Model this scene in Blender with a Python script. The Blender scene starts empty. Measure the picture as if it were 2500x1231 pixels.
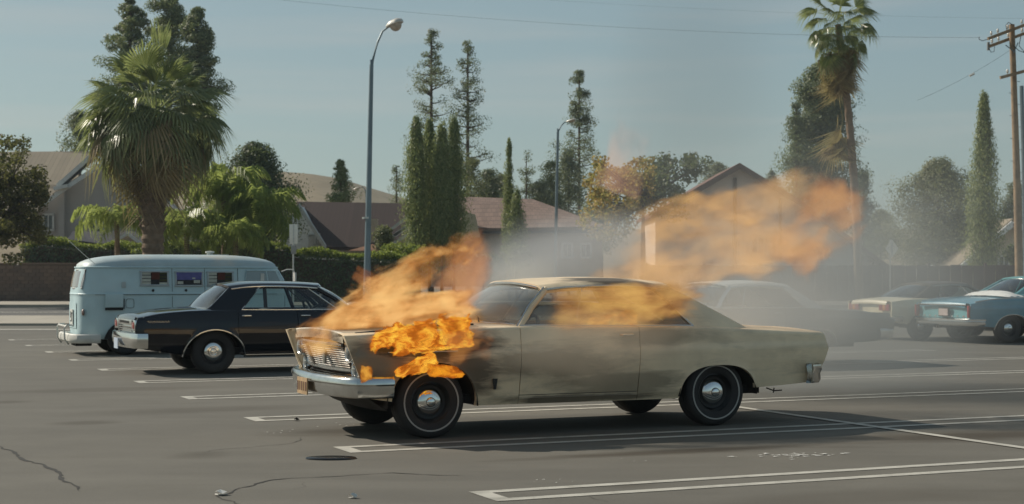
import bpy, math, random
import numpy as np
from mathutils import Vector, Matrix
R = math.radians
rng = np.random.default_rng(7)
random.seed(7)
sc = bpy.context.scene
COL = sc.collection

# ------------------------------------------------------------------ camera, world, sun, exposure
FPX, HZ, CAMH = 3858.0, 671.0, 1.5          # focal length in photo pixels, horizon row, eye height
cd = bpy.data.cameras.new('camera')
cam = bpy.data.objects.new('camera', cd)
COL.objects.link(cam)
cam.location = (0, 0, CAMH)
cam.rotation_euler = (R(90), 0, 0)
cd.sensor_width = 36.0
cd.lens = FPX / 2500 * 36.0
cd.shift_y = (HZ - 615.5) / 2500
cd.clip_end = 6000
cd.dof.use_dof = True
cd.dof.focus_distance = 15.5
cd.dof.aperture_fstop = 4.0
sc.camera = cam

SUN_DIR = Vector((-1.25, 0.66, 1.0)).normalized()
sun_el = math.asin(SUN_DIR.z)
sun_az = math.atan2(SUN_DIR.x, SUN_DIR.y)    # clockwise from +Y
SKY_TINT = (1.72, 2.05, 2.04, 1)
world = bpy.data.worlds.new('World')
sc.world = world
world.use_nodes = True
wn = world.node_tree
wn.nodes.clear()
w_out = wn.nodes.new('ShaderNodeOutputWorld')
w_bg = wn.nodes.new('ShaderNodeBackground')
w_sky = wn.nodes.new('ShaderNodeTexSky')
w_sky.sky_type = 'NISHITA'
w_sky.sun_disc = False
w_sky.sun_elevation = sun_el
w_sky.sun_rotation = sun_az
w_sky.altitude = 100
w_sky.air_density = 1.0
w_sky.dust_density = 1.6
w_sky.ozone_density = 1.3
w_bg.inputs['Strength'].default_value = 0.085
# film-like muted sky with a few thin high cloud streaks low over the horizon
w_hs = wn.nodes.new('ShaderNodeHueSaturation')
w_hs.inputs['Saturation'].default_value = 1.0
w_hs.inputs['Hue'].default_value = 0.5
w_hs.inputs['Value'].default_value = 1.0
# hazy air: the sky's brightness differences are evened out, then tinted like the film stock
w_gm = wn.nodes.new('ShaderNodeGamma')
w_gm.inputs['Gamma'].default_value = 0.5
w_tn = wn.nodes.new('ShaderNodeMixRGB')
w_tn.blend_type = 'MULTIPLY'
w_tn.inputs['Fac'].default_value = 1.0
w_tn.inputs['Color2'].default_value = SKY_TINT
wn.links.new(w_sky.outputs[0], w_gm.inputs['Color'])
wn.links.new(w_gm.outputs[0], w_tn.inputs['Color1'])
wn.links.new(w_tn.outputs[0], w_hs.inputs['Color'])
w_tc = wn.nodes.new('ShaderNodeTexCoord')
w_mp = wn.nodes.new('ShaderNodeMapping')
w_mp.inputs['Scale'].default_value = (2.2, 2.2, 34.0)
w_nz = wn.nodes.new('ShaderNodeTexNoise')
w_nz.inputs['Scale'].default_value = 1.6
w_nz.inputs['Detail'].default_value = 5
w_rm = wn.nodes.new('ShaderNodeValToRGB')
w_rm.color_ramp.elements[0].position = 0.50
w_rm.color_ramp.elements[1].position = 0.78
w_mx = wn.nodes.new('ShaderNodeMixRGB')
w_mx.inputs['Color2'].default_value = (6.6, 6.0, 5.4, 1)
w_ml = wn.nodes.new('ShaderNodeMath')
w_ml.operation = 'MULTIPLY'
w_ml.inputs[1].default_value = 0.24
wn.links.new(w_tc.outputs['Generated'], w_mp.inputs['Vector'])
wn.links.new(w_mp.outputs[0], w_nz.inputs['Vector'])
wn.links.new(w_nz.outputs['Fac'], w_rm.inputs['Fac'])
wn.links.new(w_rm.outputs[0], w_ml.inputs[0])
wn.links.new(w_ml.outputs[0], w_mx.inputs['Fac'])
wn.links.new(w_hs.outputs[0], w_mx.inputs['Color1'])
wn.links.new(w_mx.outputs[0], w_bg.inputs['Color'])
wn.links.new(w_bg.outputs[0], w_out.inputs['Surface'])

sd = bpy.data.lights.new('sun', 'SUN')
sd.energy = 4.8
sd.angle = R(0.5)
sd.color = (1.0, 0.91, 0.78)
sun = bpy.data.objects.new('sun', sd)
COL.objects.link(sun)
sun.rotation_euler = (-SUN_DIR).to_track_quat('-Z', 'Y').to_euler()
sun.location = (-30, 40, 50)

sc.view_settings.view_transform = 'Standard'
sc.view_settings.look = 'None'
sc.view_settings.exposure = 0.0
sc.view_settings.gamma = 1.0
sc.render.engine = 'CYCLES'
cy = sc.cycles
cy.use_denoising = True
cy.max_bounces = 8
cy.transparent_max_bounces = 24
cy.volume_bounces = 1
cy.volume_step_rate = 1.0
cy.volume_max_steps = 96
cy.diffuse_bounces = 3
cy.glossy_bounces = 3
cy.sample_clamp_indirect = 6.0

# ------------------------------------------------------------------ helpers
def P(px, py, Y):
    """the place in the world that the photograph shows at a pixel, at distance Y"""
    return Vector(((px - 1250) / FPX * Y, Y, CAMH + (HZ - py) / FPX * Y))
def G(px, py):
    Y = FPX * CAMH / (py - HZ)
    return Vector(((px - 1250) / FPX * Y, Y, 0.0))
def lerp(a, b, t): return a + (b - a) * t
def sstep(a, b, x):
    t = min(1.0, max(0.0, (x - a) / (b - a)))
    return t * t * (3 - 2 * t)
def pw(pts, x):
    """piecewise-linear lookup"""
    if x <= pts[0][0]: return pts[0][1]
    for (a, va), (b, vb) in zip(pts, pts[1:]):
        if x <= b: return va + (vb - va) * (x - a) / (b - a)
    return pts[-1][1]
def sm(pts, x, w=0.12):
    return sum(pw(pts, x + d * w) for d in (-1, -.5, 0, .5, 1)) / 5

class MB:
    """collects vertices and faces; build() links them as ONE mesh object"""
    def __init__(self): self.v = []; self.f = []
    def add(self, vs, fs):
        o = len(self.v)
        self.v += [tuple(p) for p in vs]
        self.f += [tuple(i + o for i in f) for f in fs]
        return self
    def box(self, c, s, rz=0, rot=None):
        x, y, z = s[0] / 2, s[1] / 2, s[2] / 2
        M = rot if rot is not None else Matrix.Rotation(rz, 3, 'Z')
        vs = [M @ Vector((a * x, b * y, d * z)) + Vector(c) for d in (-1, 1) for b in (-1, 1) for a in (-1, 1)]
        return self.add(vs, [(0, 2, 3, 1), (4, 5, 7, 6), (0, 1, 5, 4), (2, 6, 7, 3), (0, 4, 6, 2), (1, 3, 7, 5)])
    def grid(self, rows, close_u=False, flip=False):
        n, m = len(rows), len(rows[0])
        vs = [p for r in rows for p in r]
        fs = []
        for i in range(n - 1):
            for j in range(m if close_u else m - 1):
                a, b = i * m + j, i * m + (j + 1) % m
                q = (a, b, b + m, a + m)
                fs.append(q[::-1] if flip else q)
        return self.add(vs, fs)
    def tube(self, pts, rad, n=8, cap=True, sq=None):
        pts = [Vector(p) for p in pts]
        if not hasattr(rad, '__len__'): rad = [rad] * len(pts)
        rows = []
        up = Vector((0, 0, 1))
        for i, p in enumerate(pts):
            t = (pts[min(i + 1, len(pts) - 1)] - pts[max(i - 1, 0)]).normalized()
            ref = up if abs(t.z) < .95 else Vector((0, 1, 0))
            a = t.cross(ref).normalized(); b = a.cross(t).normalized()
            k = sq or (1, 1)
            rows.append([p + a * math.cos(2 * math.pi * (j + .5) / n) * rad[i] * k[0] + b * math.sin(2 * math.pi * (j + .5) / n) * rad[i] * k[1] for j in range(n)])
        o = len(self.v)
        self.grid(rows, close_u=True)
        if cap:
            self.f.append(tuple(o + j for j in range(n))[::-1])
            e = o + (len(pts) - 1) * n
            self.f.append(tuple(e + j for j in range(n)))
        return self
    def lathe(self, prof, n=32, axis='y', c=(0, 0, 0), cap0=False, cap1=False):
        rows = []
        for r, h in prof:
            row = []
            for j in range(n):
                t = 2 * math.pi * j / n
                a, b = r * math.cos(t), r * math.sin(t)
                p = {'y': (a, h, b), 'z': (a, b, h), 'x': (h, a, b)}[axis]
                row.append((p[0] + c[0], p[1] + c[1], p[2] + c[2]))
            rows.append(row)
        o = len(self.v)
        self.grid(rows, close_u=True)
        if cap0: self.f.append(tuple(range(o, o + n)))
        if cap1: self.f.append(tuple(range(o + (len(rows) - 1) * n, o + len(rows) * n)))
        return self
    def prism(self, poly, d):
        """extrude a closed 3-D polygon along d"""
        n = len(poly); d = Vector(d)
        vs = [Vector(p) for p in poly] + [Vector(p) + d for p in poly]
        fs = [tuple(range(n))[::-1], tuple(range(n, 2 * n))] + [(i, (i + 1) % n, (i + 1) % n + n, i + n) for i in range(n)]
        return self.add(vs, fs)
    def data(self, name, mat, smooth=True, angle=40, bevel=0):
        me = bpy.data.meshes.new(name)
        me.from_pydata(self.v, [], self.f)
        if mat: me.materials.append(mat)
        import bmesh
        bm = bmesh.new(); bm.from_mesh(me)
        bmesh.ops.remove_doubles(bm, verts=bm.verts, dist=1e-5)
        bmesh.ops.recalc_face_normals(bm, faces=bm.faces)
        if bevel:
            es = [e for e in bm.edges if len(e.link_faces) == 2 and e.calc_face_angle(0) > R(50)]
            bmesh.ops.bevel(bm, geom=es, offset=bevel, segments=2, profile=.6, affect='EDGES', clamp_overlap=True)
        for e in bm.edges:
            e.smooth = not (len(e.link_faces) == 2 and e.calc_face_angle(0) > R(angle))
        for f in bm.faces: f.smooth = smooth
        bm.to_mesh(me); bm.free()
        return me
    def build(self, name, mat, parent=None, smooth=True, angle=40, bevel=0, loc=None):
        o = bpy.data.objects.new(name, self.data(name, mat, smooth, angle, bevel))
        COL.objects.link(o)
        if parent: o.parent = parent
        if loc is not None: o.location = loc
        return o

def tag(o, label=None, cat=None, group=None, kind=None):
    if label: o['label'] = label
    if cat: o['category'] = cat
    if group: o['group'] = group
    if kind: o['kind'] = kind
    return o
def empty(name, loc, label=None, cat=None, rz=0, group=None):
    o = bpy.data.objects.new(name, None)
    o.empty_display_size = .3
    COL.objects.link(o)
    o.location = loc
    o.rotation_euler = (0, 0, rz)
    return tag(o, label, cat, group)
def share(name, me, parent, loc, rot=(0, 0, 0), scale=(1, 1, 1)):
    o = bpy.data.objects.new(name, me)
    COL.objects.link(o)
    o.parent = parent
    o.location = loc; o.rotation_euler = rot; o.scale = scale
    return o
def fast_mesh(name, verts, faces, mat, smooth=False):
    """numpy verts (N,3), faces (M,k) -> mesh data"""
    me = bpy.data.meshes.new(name)
    nv, (nf, k) = len(verts), faces.shape
    me.vertices.add(nv); me.vertices.foreach_set('co', np.ascontiguousarray(verts, dtype=np.float32).ravel())
    me.loops.add(nf * k); me.loops.foreach_set('vertex_index', np.ascontiguousarray(faces, dtype=np.int32).ravel())
    me.polygons.add(nf)
    me.polygons.foreach_set('loop_start', np.arange(nf, dtype=np.int32) * k)
    me.polygons.foreach_set('loop_total', np.full(nf, k, dtype=np.int32))
    if smooth: me.polygons.foreach_set('use_smooth', np.ones(nf, dtype=bool))
    me.update(calc_edges=True)
    me.materials.append(mat)
    return me
def fast_obj(name, verts, faces, mat, parent=None, smooth=False):
    o = bpy.data.objects.new(name, fast_mesh(name, verts, faces, mat, smooth))
    COL.objects.link(o)
    if parent: o.parent = parent
    return o

# ------------------------------------------------------------------ materials
class NT:
    def __init__(self, m):
        m.use_nodes = True
        self.t = m.node_tree
        self.t.nodes.clear()
        self.out = self.n('OutputMaterial')
    def n(self, typ, **kw):
        x = self.t.nodes.new('ShaderNode' + typ)
        for k, v in kw.items():
            if k.startswith('i_'): x.inputs[k[2:].replace('_', ' ')].default_value = v
            else: setattr(x, k, v)
        return x
    def l(self, a, b): self.t.links.new(a, b)
    def val(self, s, v):
        if hasattr(v, 'is_output') or hasattr(v, 'links'): self.l(v, s)
        else: s.default_value = v
    def math(self, op, a, b=None, c=None, clamp=False):
        x = self.n('Math', operation=op, use_clamp=clamp)
        for i, v in enumerate((a, b, c)):
            if v is not None: self.val(x.inputs[i], v)
        return x.outputs[0]
    def ramp(self, fac, els, interp='LINEAR'):
        x = self.n('ValToRGB')
        x.color_ramp.interpolation = interp
        e = x.color_ramp.elements
        while len(e) < len(els): e.new(0.5)
        for i, (p, c) in enumerate(els):
            e[i].position = p
            e[i].color = (c, c, c, 1) if not hasattr(c, '__len__') else (*c, 1)
        self.l(fac, x.inputs[0])
        return x.outputs[0]
    def noise(self, vec, scale, detail=3, rough=.55, dist=0):
        x = self.n('TexNoise')
        x.inputs['Scale'].default_value = scale
        x.inputs['Detail'].default_value = detail
        x.inputs['Roughness'].default_value = rough
        x.inputs['Distortion'].default_value = dist
        if vec is not None: self.l(vec, x.inputs['Vector'])
        return x
    def mapv(self, vec, scale=(1, 1, 1), loc=(0, 0, 0), rot=(0, 0, 0)):
        x = self.n('Mapping')
        x.inputs['Scale'].default_value = scale
        x.inputs['Location'].default_value = loc
        x.inputs['Rotation'].default_value = rot
        self.l(vec, x.inputs['Vector'])
        return x.outputs[0]
    def mix(self, fac, a, b, typ='MIX'):
        x = self.n('MixRGB', blend_type=typ)
        self.val(x.inputs[0], fac)
        for s, v in ((x.inputs[1], a), (x.inputs[2], b)):
            if isinstance(v, tuple): s.default_value = (*v, 1) if len(v) == 3 else v
            else: self.l(v, s)
        return x.outputs[0]
MATS = {}
def mat(name, col, rough=.6, metal=0, var=.12, scale=6, bump=0, bscale=60, coat=0, spec=.5, dirt=None, dscale=2.2):
    """painted / solid surface with mottled colour, optional dirt and fine relief"""
    if name in MATS: return MATS[name]
    m = bpy.data.materials.new(name); t = NT(m)
    b = t.n('BsdfPrincipled')
    tc = t.n('TexCoord').outputs['Object']
    nz = t.noise(tc, scale, 5)
    lo = tuple(c * (1 - var) for c in col); hi = tuple(min(1, c * (1 + var)) for c in col)
    c = t.ramp(nz.outputs['Fac'], [(.3, lo), (.7, hi)])
    if dirt:
        d = t.noise(tc, dscale, 6, .65)
        c = t.mix(t.ramp(d.outputs['Fac'], [(.48, 0.0), (.72, dirt[3])]), c, tuple(dirt[:3]))
    t.l(c, b.inputs['Base Color'])
    r = t.ramp(nz.outputs['Fac'], [(.25, max(0.02, rough * .85)), (.75, min(1, rough * 1.15))])
    t.l(r, b.inputs['Roughness'])
    b.inputs['Metallic'].default_value = metal
    b.inputs['Coat Weight'].default_value = coat
    b.inputs['Coat Roughness'].default_value = .05
    b.inputs['Specular IOR Level'].default_value = spec
    if bump:
        n2 = t.noise(tc, bscale, 4)
        bp = t.n('Bump'); bp.inputs['Strength'].default_value = bump; bp.inputs['Distance'].default_value = .02
        t.l(n2.outputs['Fac'], bp.inputs['Height']); t.l(bp.outputs[0], b.inputs['Normal'])
    t.l(b.outputs[0], t.out.inputs['Surface'])
    MATS[name] = m
    return m
def glass(name, tint=(.75, .85, .85), refl=1.0, haze=0.0):
    m = bpy.data.materials.new(name); t = NT(m)
    tr = t.n('BsdfTransparent'); tr.inputs[0].default_value = (*tint, 1)
    gl = t.n('BsdfGlossy'); gl.inputs['Roughness'].default_value = .03
    gl.inputs['Color'].default_value = (1, 1, 1, 1)
    fr = t.n('Fresnel'); fr.inputs[0].default_value = 1.52
    k = t.math('MULTIPLY', fr.outputs[0], 1.6 * refl, clamp=True)
    mx = t.n('MixShader'); t.l(k, mx.inputs[0]); t.l(tr.outputs[0], mx.inputs[1]); t.l(gl.outputs[0], mx.inputs[2])
    end = mx.outputs[0]
    if haze:
        df = t.n('BsdfDiffuse'); df.inputs[0].default_value = (.55, .56, .53, 1)
        m2 = t.n('MixShader'); m2.inputs[0].default_value = haze
        t.l(end, m2.inputs[1]); t.l(df.outputs[0], m2.inputs[2]); end = m2.outputs[0]
    t.l(end, t.out.inputs['Surface'])
    return m
def leafmat(name, cols, trans=.35, rough=.5, spec=.25, tcol=(.30, .36, .08)):
    """leaves: colour varies leaf by leaf, light shines through"""
    m = bpy.data.materials.new(name); t = NT(m)
    g = t.n('NewGeometry')
    c = t.ramp(g.outputs['Random Per Island'], [(i / (len(cols) - 1), x) for i, x in enumerate(cols)])
    b = t.n('BsdfPrincipled'); b.inputs['Roughness'].default_value = rough
    b.inputs['Specular IOR Level'].default_value = spec
    t.l(c, b.inputs['Base Color'])
    tl = t.n('BsdfTranslucent')
    t.l(t.mix(.35, c, tcol), tl.inputs[0])
    mx = t.n('MixShader'); mx.inputs[0].default_value = trans
    t.l(b.outputs[0], mx.inputs[1]); t.l(tl.outputs[0], mx.inputs[2])
    t.l(mx.outputs[0], t.out.inputs['Surface'])
    return m
TH0 = .4173
# ------------------------------------------------------------------ ground, paint, cracks
def asphalt():
    m = bpy.data.materials.new('sun_bleached_asphalt'); t = NT(m)
    b = t.n('BsdfPrincipled')
    tc = t.n('TexCoord').outputs['Object']
    big = t.noise(tc, .16, 6, .6); mid = t.noise(tc, 1.1, 6, .65); fine = t.noise(tc, 55, 3, .7)
    st = t.noise(t.mapv(tc, (.5, 2.4, 1), rot=(0, 0, -TH0)), .55, 6, .6)
    c = t.ramp(mid.outputs['Fac'], [(.25, (.130, .121, .100)), (.75, (.176, .163, .136))])
    c = t.mix(t.ramp(big.outputs['Fac'], [(.38, 0.), (.66, .75)]), c, (.115, .109, .094))
    c = t.mix(t.ramp(st.outputs['Fac'], [(.47, 0.), (.75, .55)]), c, (.205, .192, .162))
    c = t.mix(t.ramp(fine.outputs['Fac'], [(.3, .40), (.7, 0.)]), c, (.075, .072, .065))
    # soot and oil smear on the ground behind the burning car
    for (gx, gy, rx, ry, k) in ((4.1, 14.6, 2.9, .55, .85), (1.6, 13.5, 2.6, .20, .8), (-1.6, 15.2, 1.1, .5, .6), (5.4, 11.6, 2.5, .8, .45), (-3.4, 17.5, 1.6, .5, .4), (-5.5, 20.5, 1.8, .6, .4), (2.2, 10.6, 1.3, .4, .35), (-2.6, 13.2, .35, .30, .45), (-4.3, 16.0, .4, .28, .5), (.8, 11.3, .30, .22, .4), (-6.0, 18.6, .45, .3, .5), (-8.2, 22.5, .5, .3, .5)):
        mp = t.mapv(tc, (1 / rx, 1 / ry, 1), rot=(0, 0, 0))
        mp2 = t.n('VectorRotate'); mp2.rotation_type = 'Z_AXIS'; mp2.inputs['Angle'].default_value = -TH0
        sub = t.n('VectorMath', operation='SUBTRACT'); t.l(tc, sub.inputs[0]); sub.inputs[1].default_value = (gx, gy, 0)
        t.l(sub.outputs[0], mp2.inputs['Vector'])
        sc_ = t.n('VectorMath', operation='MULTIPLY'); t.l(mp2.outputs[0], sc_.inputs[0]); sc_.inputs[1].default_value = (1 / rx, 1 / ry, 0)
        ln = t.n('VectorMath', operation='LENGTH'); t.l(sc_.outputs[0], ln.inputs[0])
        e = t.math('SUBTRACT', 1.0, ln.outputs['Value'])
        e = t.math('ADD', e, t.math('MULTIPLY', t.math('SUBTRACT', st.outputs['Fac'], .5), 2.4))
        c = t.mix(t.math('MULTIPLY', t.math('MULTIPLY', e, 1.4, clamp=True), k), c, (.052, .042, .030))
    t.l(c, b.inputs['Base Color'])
    b.inputs['Roughness'].default_value = .88
    b.inputs['Specular IOR Level'].default_value = .25
    bp = t.n('Bump'); bp.inputs['Strength'].default_value = .35; bp.inputs['Distance'].default_value = .006
    t.l(t.noise(tc, 90, 3, .7).outputs['Fac'], bp.inputs['Height']); t.l(bp.outputs[0], b.inputs['Normal'])
    t.l(b.outputs[0], t.out.inputs['Surface'])
    return m

M_asph = asphalt()
M_line = mat('worn_white_paint', (.45, .43, .375), .8, 0, .10, 5, dirt=(.20, .19, .16, .75), dscale=4.0)
M_conc = mat('pale_concrete', (.36, .325, .265), .9, 0, .1, .8, dirt=(.24, .22, .19, .6), dscale=.5)
M_soil = mat('dry_soil', (.17, .13, .085), .95, 0, .25, .3)
M_crack = mat('dark_crack', (.028, .026, .023), .95, 0, .2, 5)

def flat(name, pts, z, m, kind='structure'):
    me = bpy.data.meshes.new(name)
    me.from_pydata([(p[0], p[1], z) for p in pts], [], [tuple(range(len(pts)))])
    me.materials.append(m)
    o = bpy.data.objects.new(name, me); COL.objects.link(o)
    if kind: o['kind'] = kind
    return o
flat('ground', [(-900, -30), (900, -30), (900, 1600), (-900, 1600)], -.03, M_soil)
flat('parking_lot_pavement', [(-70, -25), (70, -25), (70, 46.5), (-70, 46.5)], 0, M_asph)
# lot edge: painted line, concrete strip, street, kerb, pavement
flat('edge_line', [(-70, 43.0), (-5, 43.0), (-5, 43.6), (-70, 43.6)], .004, M_line)
b = MB(); b.box((0, 51.0, .02), (140, 9.0, .10)); tag(b.build('concrete_apron', M_conc, None), kind='structure')
M_road = mat('street_asphalt', (.085, .083, .078), .9, 0, .15, .4, dirt=(.16, .15, .13, .5), dscale=.25)
flat('street', [(-90, 55.5), (90, 55.5), (90, 72), (-90, 72)], .0, M_road)
flat('street_centre_line', [(-90, 63.0), (90, 63.0), (90, 63.5), (-90, 63.5)], .005, M_line)
b = MB(); b.box((0, 72.6, .05), (180, 1.2, .18)); tag(b.build('kerb', M_conc, None), kind='structure')
b = MB(); b.box((0, 78.6, .03), (180, 10.8, .14)); tag(b.build('pavement', M_conc, None), kind='structure')

ce, se = math.cos(TH0), math.sin(TH0)
E0 = Vector((-.300, 10.90, 0)); SP = 3.1098
def stall(i, L=16.2, w=.50, lw=.108):
    o = E0 + Vector((-se, ce, 0)) * (SP * i)
    ax = Vector((ce, se, 0)); ay = Vector((-se, ce, 0))
    b = MB()
    def q(u0, u1, v0, v1):
        pts = [o + ax * u + ay * v for u, v in ((u0, v0), (u1, v0), (u1, v1), (u0, v1))]
        b.add([(p.x, p.y, 0) for p in pts], [(0, 1, 2, 3)])
    q(0, L, -w, -w + lw); q(0, L, -lw, 0); q(0, lw * 1.2, -w + lw, -lw)
    m = b.build('parking_line', M_line, None, smooth=False, loc=(0, 0, .004))
    return tag(m, kind='structure')
for i in range(-1, 10): stall(i)
# cross line that ends the row of bays
o = G(2150, 1045); b = MB()
pts = [o + Vector((-se, ce, 0)) * v + Vector((ce, se, 0)) * u for u, v in ((-.055, -6), (.055, -6), (.055, 34), (-.055, 34))]
b.add([(p.x, p.y, 0) for p in pts], [(0, 1, 2, 3)])
tag(b.build('parking_line', M_line, None, smooth=False, loc=(0, 0, .008)), kind='structure')

def crack(pix, w=.02, seed=1):
    r_ = random.Random(seed)
    pts = [G(*p) for p in pix]
    dense = []
    for a, c in zip(pts, pts[1:]):
        n = max(2, int((c - a).length / .07))
        for k in range(n): dense.append(a.lerp(c, k / n))
    dense.append(pts[-1])
    L = []; ph = 0
    for i, p in enumerate(dense):
        t = (dense[min(i + 1, len(dense) - 1)] - dense[max(i - 1, 0)]).normalized(); nrm = Vector((-t.y, t.x, 0))
        ph = ph * .7 + r_.uniform(-.022, .022)
        e = min(1, i / 5, (len(dense) - 1 - i) / 5)
        ww = w * r_.uniform(.35, 1.3) * max(.15, e)
        L.append((p + nrm * (ph + ww / 2), p + nrm * (ph - ww / 2)))
    vs = [(q.x, q.y, 0) for pr in L for q in pr]
    b = MB(); b.add(vs, [(2 * i, 2 * i + 1, 2 * i + 3, 2 * i + 2) for i in range(len(L) - 1)])
    tag(b.build('pavement_crack', M_crack, None, smooth=False, loc=(0, 0, .003)), kind='structure')
crack([(0, 1088), (30, 1105), (45, 1122), (100, 1135), (128, 1150), (140, 1168), (170, 1180), (190, 1200)], .035, 3)
crack([(600, 1235), (560, 1222), (535, 1212), (590, 1192), (660, 1172), (760, 1166), (860, 1160), (960, 1156), (1060, 1159), (1160, 1163)], .020, 5)
crack([(500, 1108), (508, 1101), (540, 1097), (620, 1092), (700, 1085), (730, 1078), (740, 1068)], .010, 6)
crack([(710, 1195), (735, 1188), (742, 1178)], .010, 8)
crack([(1435, 1210), (1460, 1218), (1485, 1226)], .02, 9)
crack([(60, 1070), (110, 1066), (160, 1072)], .008, 10)
crack([(1250, 1012), (1400, 1006)], .01, 11)

# pothole cover and scattered litter
b = MB(); c = G(808, 1120); n = 20
b.lathe([(.001, .0), (.20, .0), (.21, -.006)], 28, 'z', (0, 0, .012))
o = b.build('drain_cover', mat('black_wet_iron', (.012, .012, .012), .25, .3, .3, 12), None, loc=(c.x, c.y, .0)); o.scale = (1.0, .62, 1)
tag(o, 'small round dark drain cover in the asphalt before the burning car', 'drain cover')
M_lit = mat('white_litter_paper', (.62, .61, .57), .8)
for k, (px, py, s_, lab) in enumerate(((538, 1209, .05, 'crumpled white paper scrap at the end of the long pavement crack'), (862, 1217, .035, 'flat white paper scrap on open asphalt at the bottom of the view'), (724, 1028, .03, 'dark scrap lying by the stripe in front of the burning car'))):
    g = G(px, py); b = MB(); r_ = random.Random(k)
    vs = [(math.cos(a) * s_ * r_.uniform(.6, 1.2), math.sin(a) * s_ * r_.uniform(.5, 1), r_.uniform(.004, .03)) for a in np.linspace(0, 6, 8)] + [(0, 0, .035)]
    b.add(vs, [(i, (i + 1) % 8, 8) for i in range(8)]); b.add([(v[0], v[1], .003) for v in vs[:8]], [tuple(range(8))])
    tag(b.build('litter_scrap', M_lit if k < 2 else M_crack, None, smooth=False, loc=(g.x, g.y, .004)), lab, 'litter', 'litter on the asphalt')
b = MB(); r_ = random.Random(4)
for k in range(46):
    g = G(r_.gauss(1930, 70), r_.gauss(1112, 3.0)); a = r_.uniform(0, 6); s_ = r_.uniform(.008, .034)
    b.add([(g.x + math.cos(a + i * 2.1) * s_ * (2.2 if i == 0 else 1), g.y + math.sin(a + i * 2.1) * s_, .004 + .0004 * (k % 9)) for i in range(3)], [(0, 1, 2)])
for (px, py, n) in ((1340, 1176, 6), (1545, 1122, 3), (700, 1052, 8), (840, 1040, 10)):
    for k in range(n):
        g = G(px + r_.gauss(0, 30), py + r_.gauss(0, 5)); a = r_.uniform(0, 6); s_ = r_.uniform(.006, .018)
        b.add([(g.x + math.cos(a + i * 2.1) * s_, g.y + math.sin(a + i * 2.1) * s_, .005) for i in range(3)], [(0, 1, 2)])
tag(b.build('ash_flakes', M_lit, None, smooth=False), 'white ash flakes and paint chips scattered on the asphalt', 'debris', kind='stuff')

# ------------------------------------------------------------------ block wall, hedge, right-hand fence
YW = 84.5
M_block = [mat('brown_block_%s' % n, c, .9, 0, .1, 3) for n, c in (('warm', (.155, .108, .085)), ('dull', (.135, .098, .080)), ('pale', (.175, .122, .095)))]
M_mortar = mat('mortar', (.11, .085, .07), .95)
b = MB(); b.box((-33.5, YW + .12, 1.0), (38, .16, 2.10))
wall = b.build('block_wall', M_mortar, None)
tag(wall, 'brown concrete block wall along the pavement behind the camper van', 'wall')
bm = MB(); bm.box((0, 0, 0), (.385, .05, .188)); dat = [bm.data('brick', m_, bevel=.006) for m_ in M_block]
k = 0
for i in range(14):
    for j in range(10):
        x = -27.45 + (i + .5 * (j % 2)) * .40
        share('brick', dat[random.choice((0, 0, 1, 1, 2))], wall, (x, YW + .02 + random.uniform(-.004, .004), .11 + j * .20)); k += 1
b = MB()
for i in range(15): b.box((-27.5 + i * .405, YW + .08, 2.09), (.395, .24, .09))
b.build('wall_coping', M_block[2], wall, bevel=.01)
b = MB(); b.box((-20.6, YW, 1.15), (.45, .45, 2.3)); b.build('wall_pier', M_block[0], wall, bevel=.02)

M_fence = mat('dark_red_brown_boards', (.060, .036, .034), .85, 0, .2, 6, dirt=(.10, .07, .06, .6))
fence = empty('board_fence', (9.5, 84, 0), 'long dark red-brown board fence behind the parked cars on the far side', 'fence')
bm = MB(); bm.box((0, 0, 0), (.58, .04, 2.0)); fd = bm.data('fence_board', M_fence, bevel=.008)
for i in range(50): share('fence_board', fd, fence, (-.1 + i * .60 - 2.0, random.uniform(-.012, .012), 1.0 + random.uniform(-.03, .03)))
for i in range(11):
    b = MB(); b.box((-2.3 + i * 3.0, .10, 1.05), (.12, .12, 2.15)); b.build('fence_post', M_fence, fence)
b = MB(); b.box((12.5, .05, 1.85), (30, .05, .10)); b.box((12.5, .05, .4), (30, .05, .10)); b.build('fence_rail', M_fence, fence)

# ------------------------------------------------------------------ hills
def hill(name, Y, prof, m, depth=260, seed=0):
    r_ = np.random.default_rng(seed)
    rows = []
    xs = np.linspace(-520, 2900, 150)
    ph = r_.uniform(0, 6, 12)
    for k in np.linspace(0, 1, 14):
        row = []
        for px in xs:
            top = CAMH + (HZ - pw(prof, px)) / FPX * Y
            y = Y - depth * (1 - k)
            x = (px - 1250) / FPX * Y
            z = -2 + (top + 2) * (k ** 1.15)
            z += (1 - abs(2 * k - 1)) * 2.2 * sum(math.sin(x * .02 * (q + 1) + ph[q] + k * 3 * q) / (q + 1) for q in range(8))
            row.append((x, y, z))
        rows.append(row)
    b = MB(); b.grid(rows)
    return tag(b.build(name, m, None), kind='structure')
def hillmat():
    m = bpy.data.materials.new('dry_grass_hill'); t = NT(m); b = t.n('BsdfPrincipled'); b.inputs['Roughness'].default_value = 1; b.inputs['Specular IOR Level'].default_value = 0
    tc = t.n('TexCoord').outputs['Object']
    n = t.noise(tc, .045, 8, .7); n2 = t.noise(t.mapv(tc, (1, 1, 3)), .25, 5, .7)
    c = t.ramp(n.outputs['Fac'], [(.35, (.215, .165, .105)), (.65, (.30, .235, .155))])
    c = t.mix(t.ramp(n2.outputs['Fac'], [(.55, 0.), (.70, .55)]), c, (.10, .085, .05))
    t.l(c, b.inputs['Base Color']); t.l(b.outputs[0], t.out.inputs['Surface']); return m
hill('hill', 700, [(-520, 440), (300, 425), (700, 420), (760, 425), (830, 436), (900, 458), (960, 476), (1010, 492), (1200, 530), (1500, 560), (2900, 560)], hillmat())

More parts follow.
